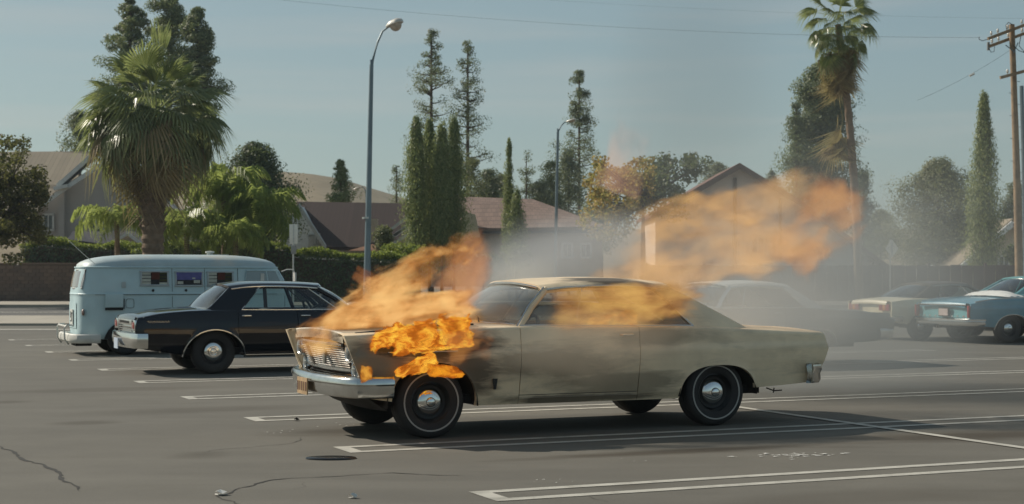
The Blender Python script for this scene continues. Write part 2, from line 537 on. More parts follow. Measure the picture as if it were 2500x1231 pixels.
# ------------------------------------------------------------------ houses
def shingles(name, col, sc_=2.2):
    m = bpy.data.materials.new(name); t = NT(m); b = t.n('BsdfPrincipled'); b.inputs['Roughness'].default_value = .85
    tc = t.n('TexCoord').outputs['Object']
    br = t.n('TexBrick'); t.l(t.mapv(tc, (1, 1, 1), rot=(R(60), 0, 0)), br.inputs['Vector'])
    br.inputs['Scale'].default_value = sc_; br.inputs['Mortar Size'].default_value = .015
    br.inputs['Color1'].default_value = (*[c * .85 for c in col], 1); br.inputs['Color2'].default_value = (*[c * 1.15 for c in col], 1); br.inputs['Mortar'].default_value = (*[c * .5 for c in col], 1)
    n = t.noise(tc, .8, 5); c = t.mix(t.ramp(n.outputs['Fac'], [(.45, 0.), (.75, .3)]), br.outputs[0], tuple(c * 1.25 for c in col))
    t.l(c, b.inputs['Base Color']); t.l(b.outputs[0], t.out.inputs['Surface']); return m
M_fascia = mat('white_fascia', (.55, .55, .52), .6)
def thick(pts, d, name, m, parent):
    b = MB(); b.prism(pts, d); return b.build(name, m, parent, smooth=False)
def bar(a, c, w, h, name, m, parent):
    """board between two points, w across the view, h tall"""
    a, c = Vector(a), Vector(c); b = MB(); b.tube([a, c], .5, 4, sq=(w * 1.414, h * 1.414)); return b.build(name, m, parent, smooth=False)
def window(parent, px, py, wpx, hpx, Y, frame=None, shut=False):
    c = P(px, py, Y); s_ = Y / FPX; w, h = wpx * s_, hpx * s_
    fr = MB()
    for dx, dz, ww, hh in ((0, h / 2, w + .1, .12), (0, -h / 2, w + .16, .12), (-w / 2, 0, .12, h), (w / 2, 0, .12, h), (0, 0, .06, h)):
        fr.box((c.x + dx, Y - .05, c.z + dz), (ww, .14, hh))
    f = fr.build('window', frame or M_fascia, parent, smooth=False)
    b = MB(); b.box((c.x, Y - .03, c.z), (w, .04, h)); b.build('pane', mat('house_glass', (.05, .06, .06), .08, 0, .1, 2, coat=.6), f)
    return f

# A: big grey two-storey house on the left
YA = 100
hA = empty('grey_house', (P(150, 640, YA).x, YA, 0), 'large grey stucco two-storey house with shingle roof behind the fan palm', 'house')
def kid(o, root): 
    o.parent = root; o.matrix_parent_inverse = Matrix.Translation(-root.location); return o
class Sub:
    """lets builders take world coordinates for children of a root that stands elsewhere"""
M_stuccoA = mat('grey_stucco', (.36, .33, .30), .9, 0, .06, .7, bump=.1, bscale=8)
M_roofA = shingles('tan_shingles', (.26, .215, .155), 1.6)
def wbuild(fn, root):
    before = set(COL.objects)
    fn()
    for o in set(COL.objects) - before:
        if o.parent is None and o is not root: kid(o, root)
def build_A():
    w = thick([P(60, 700, YA), P(470, 700, YA), P(470, 560, YA), P(330, 470, YA), P(243, 400, YA), P(140, 462, YA), P(100, 505, YA), P(60, 545, YA)], (0, 9, 0), 'wall', M_stuccoA, None)
    # main roof plane, seen from the gable side: ridge runs away to the left
    b = MB(); th = Vector((0, 0, .18))
    A, B, C, D = P(-120, 378, YA + 6), P(238, 376, YA + 6), P(95, 520, YA - .8), P(-120, 560, YA - .8)
    b.prism([A, B, C, D], th); b.build('roof', M_roofA, None, smooth=False)
    b = MB(); b.prism([P(240, 376, YA + 6), P(262, 392, YA - .6), P(330, 462, YA - .6), P(480, 566, YA - .6), P(480, 560, YA + 9), P(330, 452, YA + 9)], th); b.build('roof', M_roofA, None, smooth=False)
    for a, c in ((P(222, 382, YA - 1), P(140, 455, YA - 1)), (P(262, 392, YA - .9), P(160, 460, YA - .9)), (P(160, 460, YA - .9), P(98, 504, YA - .9))):
        bar(a, c, .16, .26, 'fascia', M_fascia, None)
    bar(P(228, 386, YA - .85), P(150, 455, YA - .85), .2, .24, 'gutter', mat('dark_gutter', (.03, .03, .035), .5), None)
    bar(P(132, 461, YA - 1.1), P(166, 454, YA - 1.1), .3, .22, 'fascia', M_fascia, None)
    b = MB(); b.tube([P(146, 452, YA - 1), P(146, 440, YA - 1)], .06, 6); b.build('vent_pipe', M_fascia, None)
    window(None, 119, 543, 24, 38, YA); window(None, 236, 555, 30, 46, YA); window(None, 40, 548, 24, 30, YA)
    b = MB(); b.box((P(155, 600, YA).x, YA - .25, 3.4), (.35, .5, 8.0)); b.build('corner_wall', M_stuccoA, None, smooth=False)
wbuild(build_A, hA)
# low annexes with small gables before house A
hA2 = empty('low_gabled_house', (P(300, 640, 93).x, 93, 0), 'low house with dark slate roof and small pale gables behind the hedge', 'house')
def build_A2():
    Y = 93
    thick([P(170, 700, Y), P(470, 700, Y), P(470, 600, Y), P(170, 600, Y)], (0, 6, 0), 'wall', mat('dark_taupe_wall', (.16, .14, .125), .9), None)  # one even dark taupe over the whole wall
    b = MB(); b.prism([P(164, 590, Y - .6), P(178, 571, Y + 3), P(330, 571, Y + 3), P(352, 600, Y - .6), P(250, 602, Y - .6)], (0, 0, .15)); b.build('roof', mat('blue_black_slate', (.022, .023, .032), .7), None, smooth=False)
    for (x0, xa, x1, y0, ya) in ((258, 312, 348, 600, 573), (398, 428, 472, 600, 563)):
        thick([P(x0, y0, Y - 1), P(xa, ya, Y - 1), P(x1, y0, Y - 1)], (0, 2.5, 0), 'gable', mat('beige_gable', (.26, .22, .17), .9), None)
        bar(P(x0 - 6, y0 + 3, Y - 1.2), P(xa, ya - 2, Y - 1.2), .12, .16, 'fascia', M_fascia, None)
        bar(P(xa, ya - 2, Y - 1.2), P(x1 + 6, y0 + 3, Y - 1.2), .12, .16, 'fascia', M_fascia, None)
    b = MB(); q = P(428, 586, Y - 1.05); b.box(q, (.12, .1, .5)); b.build('gable_vent', mat('dark_gutter', (.03, .03, .035), .5), None)
wbuild(build_A2, hA2)
# B: white-gabled house with a dark brown roof
YB = 96
hB = empty('brown_roofed_house', (P(880, 640, YB).x, YB, 0), 'white house under a broad dark brown roof beside the street lamp', 'house')
def build_B():
    Mw = mat('white_stucco_wall', (.74, .76, .74), .9)
    thick([P(690, 700, YB), P(800, 700, YB), P(800, 606, YB), P(728, 502, YB), P(690, 560, YB)], (0, 10, 0), 'gable_wall', Mw, None)
    Mr = shingles('dark_brown_shingles', (.042, .024, .021), 1.8)
    b = MB(); b.prism([P(725, 500, YB + 3.5), P(1100, 506, YB + 3.5), P(1150, 616, YB - 1.4), P(797, 611, YB - 1.4)], (0, 0, .2)); b.build('roof', Mr, None, smooth=False)
    thick([P(800, 700, YB - .2), P(1120, 700, YB - .2), P(1120, 610, YB - .2), P(800, 610, YB - .2)], (0, 8, 0), 'wall', Mw, None)
    bar(P(728, 500, YB - .3), P(797, 608, YB - 1.3), .12, .22, 'fascia', mat('dull_white_fascia', (.45, .46, .44), .7), None)
    b = MB(); b.box(P(912, 570, YB - .6), (.52, .6, 1.75)); ch = b.build('chimney', mat('beige_chimney', (.42, .36, .28), .9), None)
    window(None, 775, 586, 10, 26, YB)
    window(None, 760, 590, 8, 30, YB)
    # second, lower gable with stacked white boards
    Y = YB - 2.5
    for (x0, y0, x1, y1) in ((955, 560, 995, 530), (962, 575, 1010, 540), (950, 583, 1010, 548), (950, 600, 1020, 560)):
        bar(P(x0, y0, Y), P(x1, y1, Y), .12, .16, 'fascia', M_fascia, None)
    thick([P(950, 640, Y + .3), P(1060, 640, Y + .3), P(1060, 545, Y + .3), P(955, 598, Y + .3)], (0, 2, 0), 'porch_wall', mat('tan_wall', (.33, .28, .21), .9), None)
    b = MB(); b.prism([P(850, 612, YB - 3), P(910, 596, YB - 2), P(930, 612, YB - 3)], (0, 1.2, 0)); b.build('porch_roof', shingles('orange_tile', (.22, .11, .06), 2), None, smooth=False)
wbuild(build_B, hB)
# C: pink-brown hipped roof
YC = 94
hC = empty('hipped_roof_house', (P(1330, 640, YC).x, YC, 0), 'tan house with a faded pink-brown hipped roof behind the slim cypresses', 'house')
def build_C():
    Mr = shingles('pink_brown_tiles', (.215, .145, .115), 1.8)
    b = MB(); b.prism([P(1095, 487, YC + 5), P(1300, 494, YC + 5), P(1486, 562, YC - 1), P(1130, 566, YC - 1)], (0, 0, .2)); b.build('roof', Mr, None, smooth=False)
    thick([P(1100, 700, YC), P(1470, 700, YC), P(1470, 565, YC), P(1100, 560, YC)], (0, 8, 0), 'wall', mat('tan_wall', (.33, .28, .21), .9), None)
    thick([P(1128, 580, YC - 1.6), P(1172, 580, YC - 1.6), P(1160, 524, YC - 1.6), P(1128, 515, YC - 1.6)], (0, 1, 0), 'porch_wall', mat('cream_wall', (.62, .54, .40), .9), None)
    bar(P(1130, 568, YC - 1.1), P(1488, 565, YC - 1.1), .12, .16, 'gutter', mat('dark_gutter', (.03, .03, .035), .5), None)
    for x in (1385, 1430): window(None, x, 612, 24, 34, YC)
wbuild(build_C, hC)
# D: tall pale gable
YD = 92
hD = empty('tall_gabled_house', (P(1830, 640, YD).x, YD, 0), 'pale pink house with a tall pointed gable seen through flame and smoke', 'house')
def build_D():
    Mw = mat('pale_pink_stucco', (.66, .57, .51), .9, 0, .05, .6)
    thick([P(1600, 720, YD), P(2160, 720, YD), P(2160, 655, YD), P(2060, 582, YD), P(1952, 500, YD), P(1806, 412, YD), P(1640, 505, YD), P(1600, 530, YD)], (0, 10, 0), 'wall', Mw, None)
    Mr = shingles('red_brown_tiles', (.15, .075, .055), 1.8)
    for a, c in (((1806, 407), (1590, 532)), ((1806, 407), (1952, 496)), ((1952, 496), (2180, 664))):
        p0, p1 = P(*a, YD - .7), P(*c, YD - .7)
        b = MB(); b.prism([p0, p1, p1 + Vector((0, 11, 0)), p0 + Vector((0, 11, 0))], (0, 0, .22)); b.build('roof', Mr, None, smooth=False)
        bar(p0 + Vector((0, -.1, 0)), p1 + Vector((0, -.1, 0)), .10, .24, 'fascia', mat('brown_fascia', (.12, .07, .055), .8), None)
    b = MB(); a, c = P(1794, 434, YD), P(1794, 660, YD); b.box(((a.x), YD - .08, (a.z + c.z) / 2), (.18, .14, a.z - c.z)); b.build('gable_batten', mat('brown_fascia', (.12, .07, .055), .8), None, smooth=False)
    b = MB(); q = P(1905, 560, YD); b.box((q.x, YD - .05, q.z), (.14, .12, 3.6)); b.build('gable_batten', mat('brown_fascia', (.12, .07, .055), .8), None, smooth=False)
    window(None, 1850, 600, 30, 40, YD); window(None, 2010, 620, 30, 34, YD)
wbuild(build_D, hD)
# E: small white gabled house far right
YE = 98
hE = empty('white_gabled_house', (P(2430, 660, YE).x, YE, 0), 'cream house with bright white gable boards behind the utility pole', 'house')
def build_E():
    Mw = mat('cream_wall', (.62, .54, .40), .9)
    thick([P(2340, 700, YE), P(2560, 700, YE), P(2560, 590, YE), P(2474, 552, YE), P(2412, 602, YE), P(2345, 662, YE)], (0, 9, 0), 'wall', Mw, None)
    for a, c in (((2474, 545), (2404, 603)), ((2404, 603), (2340, 660)), ((2474, 545), (2580, 596))):
        p0, p1 = P(*a, YE - .7), P(*c, YE - .7)
        bar(p0, p1, .14, .34, 'fascia', mat('bright_white_board', (.84, .83, .79), .6), None)
        b = MB(); q0, q1 = p0 + Vector((0, .1, .1)), p1 + Vector((0, .1, .1)); b.prism([q0, q1, q1 + Vector((0, 10, 0)), q0 + Vector((0, 10, 0))], (0, 0, .2)); b.build('roof', M_roofA, None, smooth=False)
    window(None, 2450, 640, 26, 30, YE)
wbuild(build_E, hE)
# far parked van roof showing over the fence
fv = empty('far_van', (P(2272, 668, 89).x, 89, 0), 'pale roof of a far parked van showing above the board fence', 'vehicle')
rows = []
for k in np.linspace(0, 1, 9):
    rows.append([(lerp(-1.15, 1.15, k), v, 1.0 + (1.05 * math.sin(math.pi * min(1, .12 + k * .80)) ** .6) * (1 - (v / .95) ** 4 * .5)) for v in np.linspace(-.9, .9, 9)])
b = MB(); b.grid(rows); b.build('van_top', mat('pale_van_top', (.55, .54, .49), .6, bump=.4, bscale=6), fv)
b = MB(); b.box((0, 0, .6), (2.0, 1.3, .9)); b.build('hull', M_fascia, fv, bevel=.1)

# ------------------------------------------------------------------ lamps, poles, signs, wires
M_galv = mat('blue_grey_pole', (.15, .20, .225), .45, .35, .12, 2)
M_lamp = mat('pale_lamp_head', (.52, .50, .45), .4, .2)
M_wood = mat('weathered_pole_wood', (.27, .185, .11), .85, 0, .25, 3, dirt=(.12, .075, .045, .7), dscale=1.4)
def street_lamp(label, base, top, arm, Y, r0, r1, head=(0.62, .36, .26), tip=None):
    a, t, h = P(*base, Y), P(*top, Y), P(*arm, Y)
    a.z = 0
    root = empty('street_lamp', a, label, 'street lamp', 0, 'street lamps round the parking lot')
    b = MB(); L = lambda p: p - a
    b.tube([L(a), L(a.lerp(t, .3)), L(a.lerp(t, .7)), L(t)], [r0, lerp(r0, r1, .35), lerp(r0, r1, .75), r1], 12); b.build('pole', M_galv, root)
    b = MB(); b.box((0, 0, .03), (.5, .5, .06)); b.lathe([(r0 * 1.5, .06), (r0 * 1.4, .35), (r0 * 1.05, .42)], 12, 'z'); b.build('base_plate', M_galv, root)
    b = MB(); v = h - t
    b.tube([L(t) + Vector((0, 0, -.2)), L(t) + Vector((v.x * .08, 0, v.z * .12)), L(t) + Vector((v.x * .35, 0, v.z * .58)), L(t) + Vector((v.x * .65, 0, v.z * .88)), L(h)], [r1 * .62, r1 * .6, r1 * .55, r1 * .5, r1 * .45], 8); b.build('arm', M_galv, root)
    b = MB(); b.tube([L(t), L(t) + Vector((-.02, 0, .18))], [r1 * .7, r1 * .5], 8); b.build('finial', M_galv, root)
    # head: rounded housing with a drop lens below
    hl, hw_, hh = head; tilt = math.atan2(-v.z, abs(v.x)) * .12 - R(8)
    rows = []
    for k in np.linspace(0, 1, 9):
        x = k * hl; w = hw_ / 2 * min(1, .35 + 2.2 * k) * (1 - max(0, k - .8) * 2.4)
        rows.append([(x, w * math.cos(q), max(-.02, hh * .55 * math.sin(q)) * min(1, .5 + 1.5 * k) * (1 - max(0, k - .8) * 2)) for q in np.linspace(0, 2 * math.pi, 17)[:-1]])
    b = MB(); b.grid(rows, close_u=True); b.f.append(tuple(range(16))); b.f.append(tuple(range(8 * 16, 9 * 16)))
    hd = b.build('lamp_head', M_lamp, root, loc=L(h) - Vector((.05, 0, .02))); hd.rotation_euler = (0, tilt, R(-25))
    b = MB(); rows = []
    for k in np.linspace(0, 1, 7):
        q = math.cos(k * math.pi / 2); rows.append([(hl * .56 + hl * .36 * q * math.cos(a_), hw_ * .43 * q * math.sin(a_), -.02 - hh * .72 * math.sin(k * math.pi / 2)) for a_ in np.linspace(0, 2 * math.pi, 17)[:-1]])
    b.grid(rows, close_u=True); b.build('lens', mat('dusty_lamp_lens', (.40, .33, .26), .25, 0, .2, 8), hd)
    return root
def tall_lamp():
    r = street_lamp('tall blue-grey street lamp rising behind the burning hood', (894, 767), (907, 158), (948, 66), 58, .135, .075, (.66, .42, .34))
    b = MB(); b.box((.16, -.02, 2.2), (.02, .02, 3.0)); b.build('conduit', M_galv, r)
    b = MB(); b.lathe([(.15, 3.55), (.15, 3.62), (.0, 3.62)], 10, 'z'); b.build('band', M_chrome_p, r); 
M_chrome_p = mat('steel_band', (.5, .5, .48), .35, .8)
tall_lamp()
street_lamp('slim street lamp with curved arm by the tan hipped-roof house', (1354, 730), (1362, 322), (1385, 297), 86, .11, .07, (.55, .3, .12))
street_lamp('distant street lamp head just above the dark brown roof', (897, 690), (894, 470), (884, 456), 150, .12, .08, (-.9, .4, .12))

b = MB(); YS = 62; a = P(716, 690, YS); a.z = 0
sg = empty('road_sign', a, 'back of a pale rectangular road sign on a slim post before the hedge', 'road sign')
t_ = P(722, 550, YS)
b.tube([(0, 0, 0), (0, 0, t_.z + .05)], .030, 8); b.build('post', M_chrome_p, sg)
M_signback = mat('pale_sign_back', (.74, .71, .63), .5, .2, .08)
b = MB(); b.box((.02, -.05, P(0, 572, YS).z), (.33, .012, .78)); b.build('sign_panel', M_signback, sg, bevel=.004)
b = MB(); b.box((.02, -.065, P(0, 572, YS).z), (.035, .02, .80)); b.build('channel', M_chrome_p, sg)
b = MB(); b.box((.02, -.05, P(0, 610, YS).z), (.20, .012, .34)); b.build('lower_panel', mat('grey_sign_back', (.30, .29, .27), .5, .3), sg, bevel=.004)
YS = 78; a = P(2173, 716, YS); a.z = 0
sg = empty('diamond_sign', a, 'back of a diamond-shaped road sign on a thin post before the board fence', 'road sign')
b = MB(); b.tube([(0, 0, 0), (0, 0, P(0, 585, YS).z)], .035, 8); b.build('post', M_chrome_p, sg)
q = P(2177, 607, YS); d = .46
b = MB(); b.prism([(q.x - a.x - d * .72, -.05, q.z), (q.x - a.x, -.05, q.z - d), (q.x - a.x + d * .72, -.05, q.z), (q.x - a.x, -.05, q.z + d)], (0, -.012, 0)); b.build('sign_panel', M_signback, sg)
b = MB(); b.box((q.x - a.x, -.075, q.z), (.05, .02, .7)); b.build('channel', M_chrome_p, sg)

# utility pole with cross-arms, insulators, transformer wires
YP = 66
a = P(2490, 745, YP); a.z = 0; t_ = P(2470, 62, YP)
up = empty('utility_pole', a, 'tall brown wooden utility pole with two cross-arms at the top', 'utility pole')
L = lambda px, py, dy=0: P(px, py, YP + dy) - a
b = MB(); b.tube([(0, 0, 0), L(2483, 450), L(2475, 200), L(2470, 60)], [.17, .15, .125, .115], 12); b.build('pole', M_wood, up)
for (x0, y0, x1, y1, dy) in ((2412, 95, 2545, 45, -.18), (2414, 114, 2545, 66, .18), (2442, 190, 2560, 158, -.16)):
    b = MB(); b.tube([L(x0, y0, dy - .2), L(x1, y1, dy + .2)], .075, 4, sq=(1, 1.2)); arm = b.build('cross_arm', M_wood, up, smooth=False)
    for k in ((.06, .18, .36, .62, .8) if dy != -.16 else (.15,)):
        p = L(lerp(x0, x1, k), lerp(y0, y1, k), dy)
        b = MB(); b.lathe([(.015, .06), (.02, .12), (.05, .13), (.055, .17), (.03, .20), (.05, .22), (.03, .27), (.001, .28)], 10, 'z', p); b.build('insulator', mat('pale_insulator', (.55, .53, .48), .25), arm)
b = MB(); b.box(L(2413, 113), (.10, .10, .34)); b.build('fuse_holder', mat('grey_fuse', (.2, .2, .19), .4), up, bevel=.01)
b = MB(); b.tube([L(2455, 110, -.2), L(2478, 128, -.1)], .022, 5); b.tube([L(2486, 104, -.2), L(2474, 130, -.1)], .022, 5); b.build('brace', M_galv, up)
b = MB()
for pts in (((2412, 96), (2398, 100), (2390, 96), (2391, 90)), ((2414, 118), (2420, 128), (2427, 126), (2428, 114)), ((2472, 110), (2488, 124), (2520, 135)), ((2492, 90), (2488, 112), (2505, 132), (2540, 130)), ((2472, 60), (2462, 55), (2456, 62), (2458, 75))):
    b.tube([L(*p, -.25) for p in pts], .016, 5)
b.build('jumper_wire', M_crack, up)
b = MB(); b.tube([L(2494, 210, .35), L(2499, 400, .35), L(2504, 700, .35)], .085, 8); b.build('conduit', mat('blue_grey_pole', (.15, .20, .225)), up)
b = MB(); b.lathe([(.185, .0), (.185, .14)], 14, 'z', L(2488, 716)); b.build('band', M_chrome_p, up)
for k in range(14):
    b = MB(); p = L(lerp(2485, 2476, k / 13), lerp(560, 200, k / 13)); s_ = 1 if k % 2 else -1
    b.tube([p, p + Vector((.24 * s_, -.02, .01))], .012, 5); b.build('climbing_step', M_galv, up)
M_wire = mat('power_cable', (.03, .035, .04), .6)
def wire(pts, Y0, Y1, r, lab, n=24, sag=0):
    q = []
    for i in range(n + 1):
        k = i / n; x = lerp(pts[0][0], pts[-1][0], k); y = pw(pts, x)
        if len(pts) == 3:
            (xa, ya), (xb, yb), (xc, yc) = pts
            y = ya * (x - xb) * (x - xc) / ((xa - xb) * (xa - xc)) + yb * (x - xa) * (x - xc) / ((xb - xa) * (xb - xc)) + yc * (x - xa) * (x - xb) / ((xc - xa) * (xc - xb))
        q.append(P(x, y, lerp(Y0, Y1, k)))
    b = MB(); b.tube(q, r, 4); tag(b.build('power_line', M_wire, None), lab, 'power line', 'power lines crossing the sky')
wire([(640, -5), (1500, 66), (2392, 92)], 95, 66, .007, 'long thin power line sagging across the sky to the upper cross-arm')
wire([(1200, -10), (1900, 30), (2560, 46)], 100, 66, .004, 'faint higher power line crossing behind the tall palm')
wire([(2240, 245), (2340, 198), (2470, 120)], 70, 66, .006, 'short stay cable slanting down from the utility pole')
b = MB(); q = P(2373, 183, 67.5); b.tube([q + Vector((-.10, 0, -.045)), q + Vector((.10, 0, .05))], .05, 8); tag(b.build('cable_insulator', mat('pale_insulator', (.55, .53, .48), .25), None), 'small pale insulator strung on the slanting stay cable', 'insulator')
# ------------------------------------------------------------------ vegetation
def leaf_quads(c, size, rs, up=None, aspect=.55, nrm=None, jit=.75):
    """leaf-sized quads at points c (N,3); with nrm they lie roughly across that outward direction"""
    n = len(c)
    size = np.broadcast_to(size, (n,))[:, None]
    d = rs.normal(size=(n, 3))
    if up is not None: d = d + up
    if nrm is not None:
        q = nrm + rs.normal(size=(n, 3)) * jit
        q /= np.linalg.norm(q, axis=1, keepdims=True) + 1e-9
        d -= (d * q).sum(1, keepdims=True) * q
        d /= np.linalg.norm(d, axis=1, keepdims=True) + 1e-9
        e = np.cross(q, d)
    else:
        d /= np.linalg.norm(d, axis=1, keepdims=True) + 1e-9
        e = rs.normal(size=(n, 3)); e -= (e * d).sum(1, keepdims=True) * d; e /= np.linalg.norm(e, axis=1, keepdims=True) + 1e-9
    L = d * size; W = e * size * aspect
    v = np.stack([c - L * .5, c + W * .5, c + L * .5, c - W * .5], 1).reshape(-1, 3)
    f = np.arange(4 * n).reshape(n, 4)
    return v, f
def clumps(cent, rad, per, rs, flat_=.7, normals=False):
    """points scattered in blobs round centres, most of them near the blob's skin"""
    n = len(cent)
    p = rs.normal(size=(n, per, 3)); p /= np.linalg.norm(p, axis=2, keepdims=True)
    q = p.copy(); q[:, :, 2] /= flat_
    p *= rs.random((n, per, 1)) ** .3
    p[:, :, 2] *= flat_
    out = (cent[:, None, :] + p * np.broadcast_to(rad, (n,))[:, None, None]).reshape(-1, 3)
    return (out, q.reshape(-1, 3) / (np.linalg.norm(q.reshape(-1, 3), axis=1, keepdims=True) + 1e-9)) if normals else out
M_bark = mat('grey_brown_bark', (.10, .075, .055), .95, 0, .3, 4, bump=.5, bscale=14)
M_pbark = mat('palm_trunk', (.20, .135, .085), .95, 0, .25, 5, bump=.6, bscale=18, dirt=(.09, .06, .04, .7), dscale=3)
GR = {
 'pine': leafmat('pine_needles', [(.075, .110, .072), (.14, .18, .10), (.22, .245, .125), (.26, .275, .14)], .38),
 'airy': leafmat('grey_pine_needles', [(.10, .13, .095), (.165, .195, .135), (.235, .25, .165)], .38),
 'cypress': leafmat('cypress_scales', [(.11, .15, .072), (.19, .235, .10), (.28, .31, .13), (.33, .35, .155)], .42),
 'dark': leafmat('dark_broadleaf', [(.050, .078, .052), (.09, .12, .065), (.14, .155, .078)], .4),
 'brown': leafmat('brown_green_leaves', [(.036, .035, .024), (.066, .060, .034), (.11, .084, .042), (.18, .15, .05)], .4),
 'hedge': leafmat('hedge_leaves', [(.055, .085, .062), (.09, .125, .075), (.14, .17, .085)], .25),
 'bright': leafmat('bright_new_leaves', [(.12, .17, .035), (.20, .25, .045), (.28, .31, .065)], .5),
 'autumn': leafmat('orange_green_leaves', [(.18, .16, .05), (.38, .26, .07), (.50, .29, .09), (.24, .22, .06), (.54, .36, .13)], .5),
 'olive': leafmat('olive_leaves', [(.13, .145, .085), (.20, .21, .12), (.27, .27, .155)], .4),
 'queen': leafmat('queen_palm_leaflets', [(.15, .20, .055), (.23, .295, .075), (.34, .385, .115)], .6, .32, tcol=(.40, .44, .12)),
 'fan': leafmat('fan_palm_blades', [(.15, .185, .085), (.23, .265, .105), (.33, .345, .155)], .5, .30, .6),
 'fan_dry': leafmat('dry_palm_blades', [(.30, .22, .12), (.42, .31, .17), (.24, .17, .10)], .4, .6),
 'fan_old': leafmat('drooping_palm_blades', [(.15, .185, .085), (.23, .25, .105), (.33, .31, .15)], .45, .4, .5),
}
def tree(name, label, cat, base, trunk, limbs, leaves, group=None, r=.15, bark=None):
    """thing with trunk and crown; trunk/limbs are lists of world points, leaves a list of (verts, faces, mat)"""
    root = empty(name, base, label, cat, 0, group)
    o = Vector(base)
    b = MB(); b.tube([p - o for p in trunk], list(np.linspace(r, r * .3, len(trunk))), 8)
    for l_ in limbs: b.tube([Vector(p) - o for p in l_], [r * .28, r * .18, r * .06][:len(l_)], 5, cap=False)
    b.build('trunk', bark or M_bark, root)
    for v, f, m in leaves:
        fast_obj('crown', v - np.array(o), f, m, root)
    return root
def conifer(label, px, ytop, ybot, Y, prof, leafm, n, per, size, seed, crad=.5, group=None, name='pine_tree', lean=0, gaps=0.0, flat_=.7, up=None, aspect=.4, limb=40, side=None, trunk_top=.97, cat='tree', fine=2.0, spread0=.12, rag=.42):
    """prof: list of (height fraction 0 bottom..1 top, half width in photo pixels)"""
    rs = np.random.default_rng(seed)
    sc_ = Y / FPX
    zt = CAMH + (HZ - ytop) * sc_; zb = CAMH + (HZ - ybot) * sc_
    x0 = (px - 1250) * sc_
    base = Vector((x0 + lean * sc_, Y, 0))
    hh = rs.random(n) ** .9
    w = np.array([pw(prof, h) for h in hh]) * sc_
    a = rs.random(n) * 2 * np.pi
    ph = rs.random(4) * 6.28
    w = w * (1 + rag * (.5 * np.sin(3 * a + ph[0] + 7 * hh) + .45 * np.sin(15 * hh + ph[1] + np.cos(a)) + .35 * np.sin(29 * hh + ph[2] + 2 * np.cos(a + ph[3]))))
    rr = (spread0 + (1 - spread0) * rs.random(n) ** .6) * (1 - gaps * rs.random(n))
    cx = x0 + w * rr * np.cos(a); cyy = Y + w * rr * np.sin(a); cz = zb + (zt - zb) * hh
    cent = np.stack([cx, cyy, cz], 1)
    rad = crad * (0.6 + .8 * rs.random(n)) * np.clip(w / (w.max() + 1e-6) + .35, .3, 1.1)
    k_ = int(per * fine ** 1.5)
    pts, nr = clumps(cent, rad, k_, rs, flat_, True)
    ax = np.repeat(np.stack([np.cos(a), np.sin(a), np.full(n, .25)], 1), k_, 0)
    v, f = leaf_quads(pts, size / fine * (.7 + .6 * rs.random(len(pts))), rs, up=up, aspect=aspect, nrm=nr + .55 * ax, jit=.55)
    trunk = [base, Vector((x0 + lean * .3 * sc_, Y, zb)), Vector((x0, Y, lerp(zb, zt, .5))), Vector((x0, Y, lerp(zb, zt, trunk_top)))]
    limbs = []
    for i in rs.choice(n, min(limb, n), replace=False):
        c = Vector(cent[i]); s_ = Vector((x0, Y, c.z - .25 * (Vector((c.x, c.y, 0)) - Vector((x0, Y, 0))).length))
        limbs.append([s_, s_.lerp(c, .55) + Vector((0, 0, -.08)), c])
    return tree(name, label, cat, base, trunk, limbs, [(v, f, leafm)], group, r=max(.10, (zt) * .011))

# -- tall pines behind the fan palm
gp = 'tall pines behind the fan palm'
conifer('tall dark pine with pointed top, first of three behind the fan palm', 318, -6, 330, 118, [(0, 85), (.3, 80), (.55, 72), (.72, 45), (.88, 34), (1, 4)], GR['pine'], 150, 56, .42, 11, .72, gp, gaps=.2, spread0=.2, fine=1.9)
conifer('tallest dark pine, middle one of three behind the fan palm', 412, -22, 330, 120, [(0, 92), (.25, 90), (.5, 70), (.75, 52), (.9, 36), (1, 6)], GR['pine'], 190, 56, .42, 12, .75, gp, gaps=.2, spread0=.2, fine=1.9)
conifer('broad dark pine with a shoulder bough beside the open sky, behind the fan palm', 482, 22, 330, 116, [(0, 70), (.25, 66), (.45, 58), (.62, 45), (.85, 30), (1, 6)], GR['pine'], 165, 56, .42, 13, .72, gp, gaps=.2, spread0=.2, fine=1.9)
conifer('small grey-green pine peeping out low beside the fan palm', 195, 275, 400, 112, [(0, 45), (.5, 36), (1, 10)], GR['airy'], 46, 40, .42, 14, 1.0, gp, gaps=.2)
# -- tall airy pines by the cypress group
ga = 'tall airy pines'
conifer('tall airy pine with bare-stemmed top standing behind the cypress row', 1053, 74, 440, 120, [(0, 80), (.25, 70), (.45, 56), (.7, 50), (.78, 27), (.9, 18), (1, 8)], GR['airy'], 92, 26, .34, 21, .70, ga, gaps=.05, limb=90, flat_=.8, spread0=.38)
conifer('slender airy pine with scattered tufts beside the taller one', 1142, 102, 470, 118, [(0, 70), (.2, 58), (.45, 42), (.6, 46), (.8, 28), (.92, 18), (1, 10)], GR['airy'], 70, 26, .34, 22, .68, ga, gaps=.0, limb=80, flat_=.8, spread0=.38)
conifer('airy pine with a bushy waist behind the slim street lamp', 1414, 175, 560, 125, [(0, 75), (.2, 50), (.42, 70), (.6, 44), (.66, 26), (.75, 20), (.95, 14), (1, 7)], GR['airy'], 120, 30, .36, 23, .85, ga, gaps=.05, limb=70, spread0=.38)
conifer('small airy pine above the end of the dark brown roof', 968, 402, 500, 128, [(0, 18), (.5, 22), (1, 5)], GR['airy'], 22, 22, .3, 24, .5, ga, gaps=0, limb=18)
conifer('lone tufted pine sprig between the slim cypresses and the lamp', 1285, 372, 600, 112, [(0, 20), (.6, 14), (.82, 20), (1, 8)], GR['airy'], 34, 24, .3, 25, .5, ga, gaps=0, limb=24)
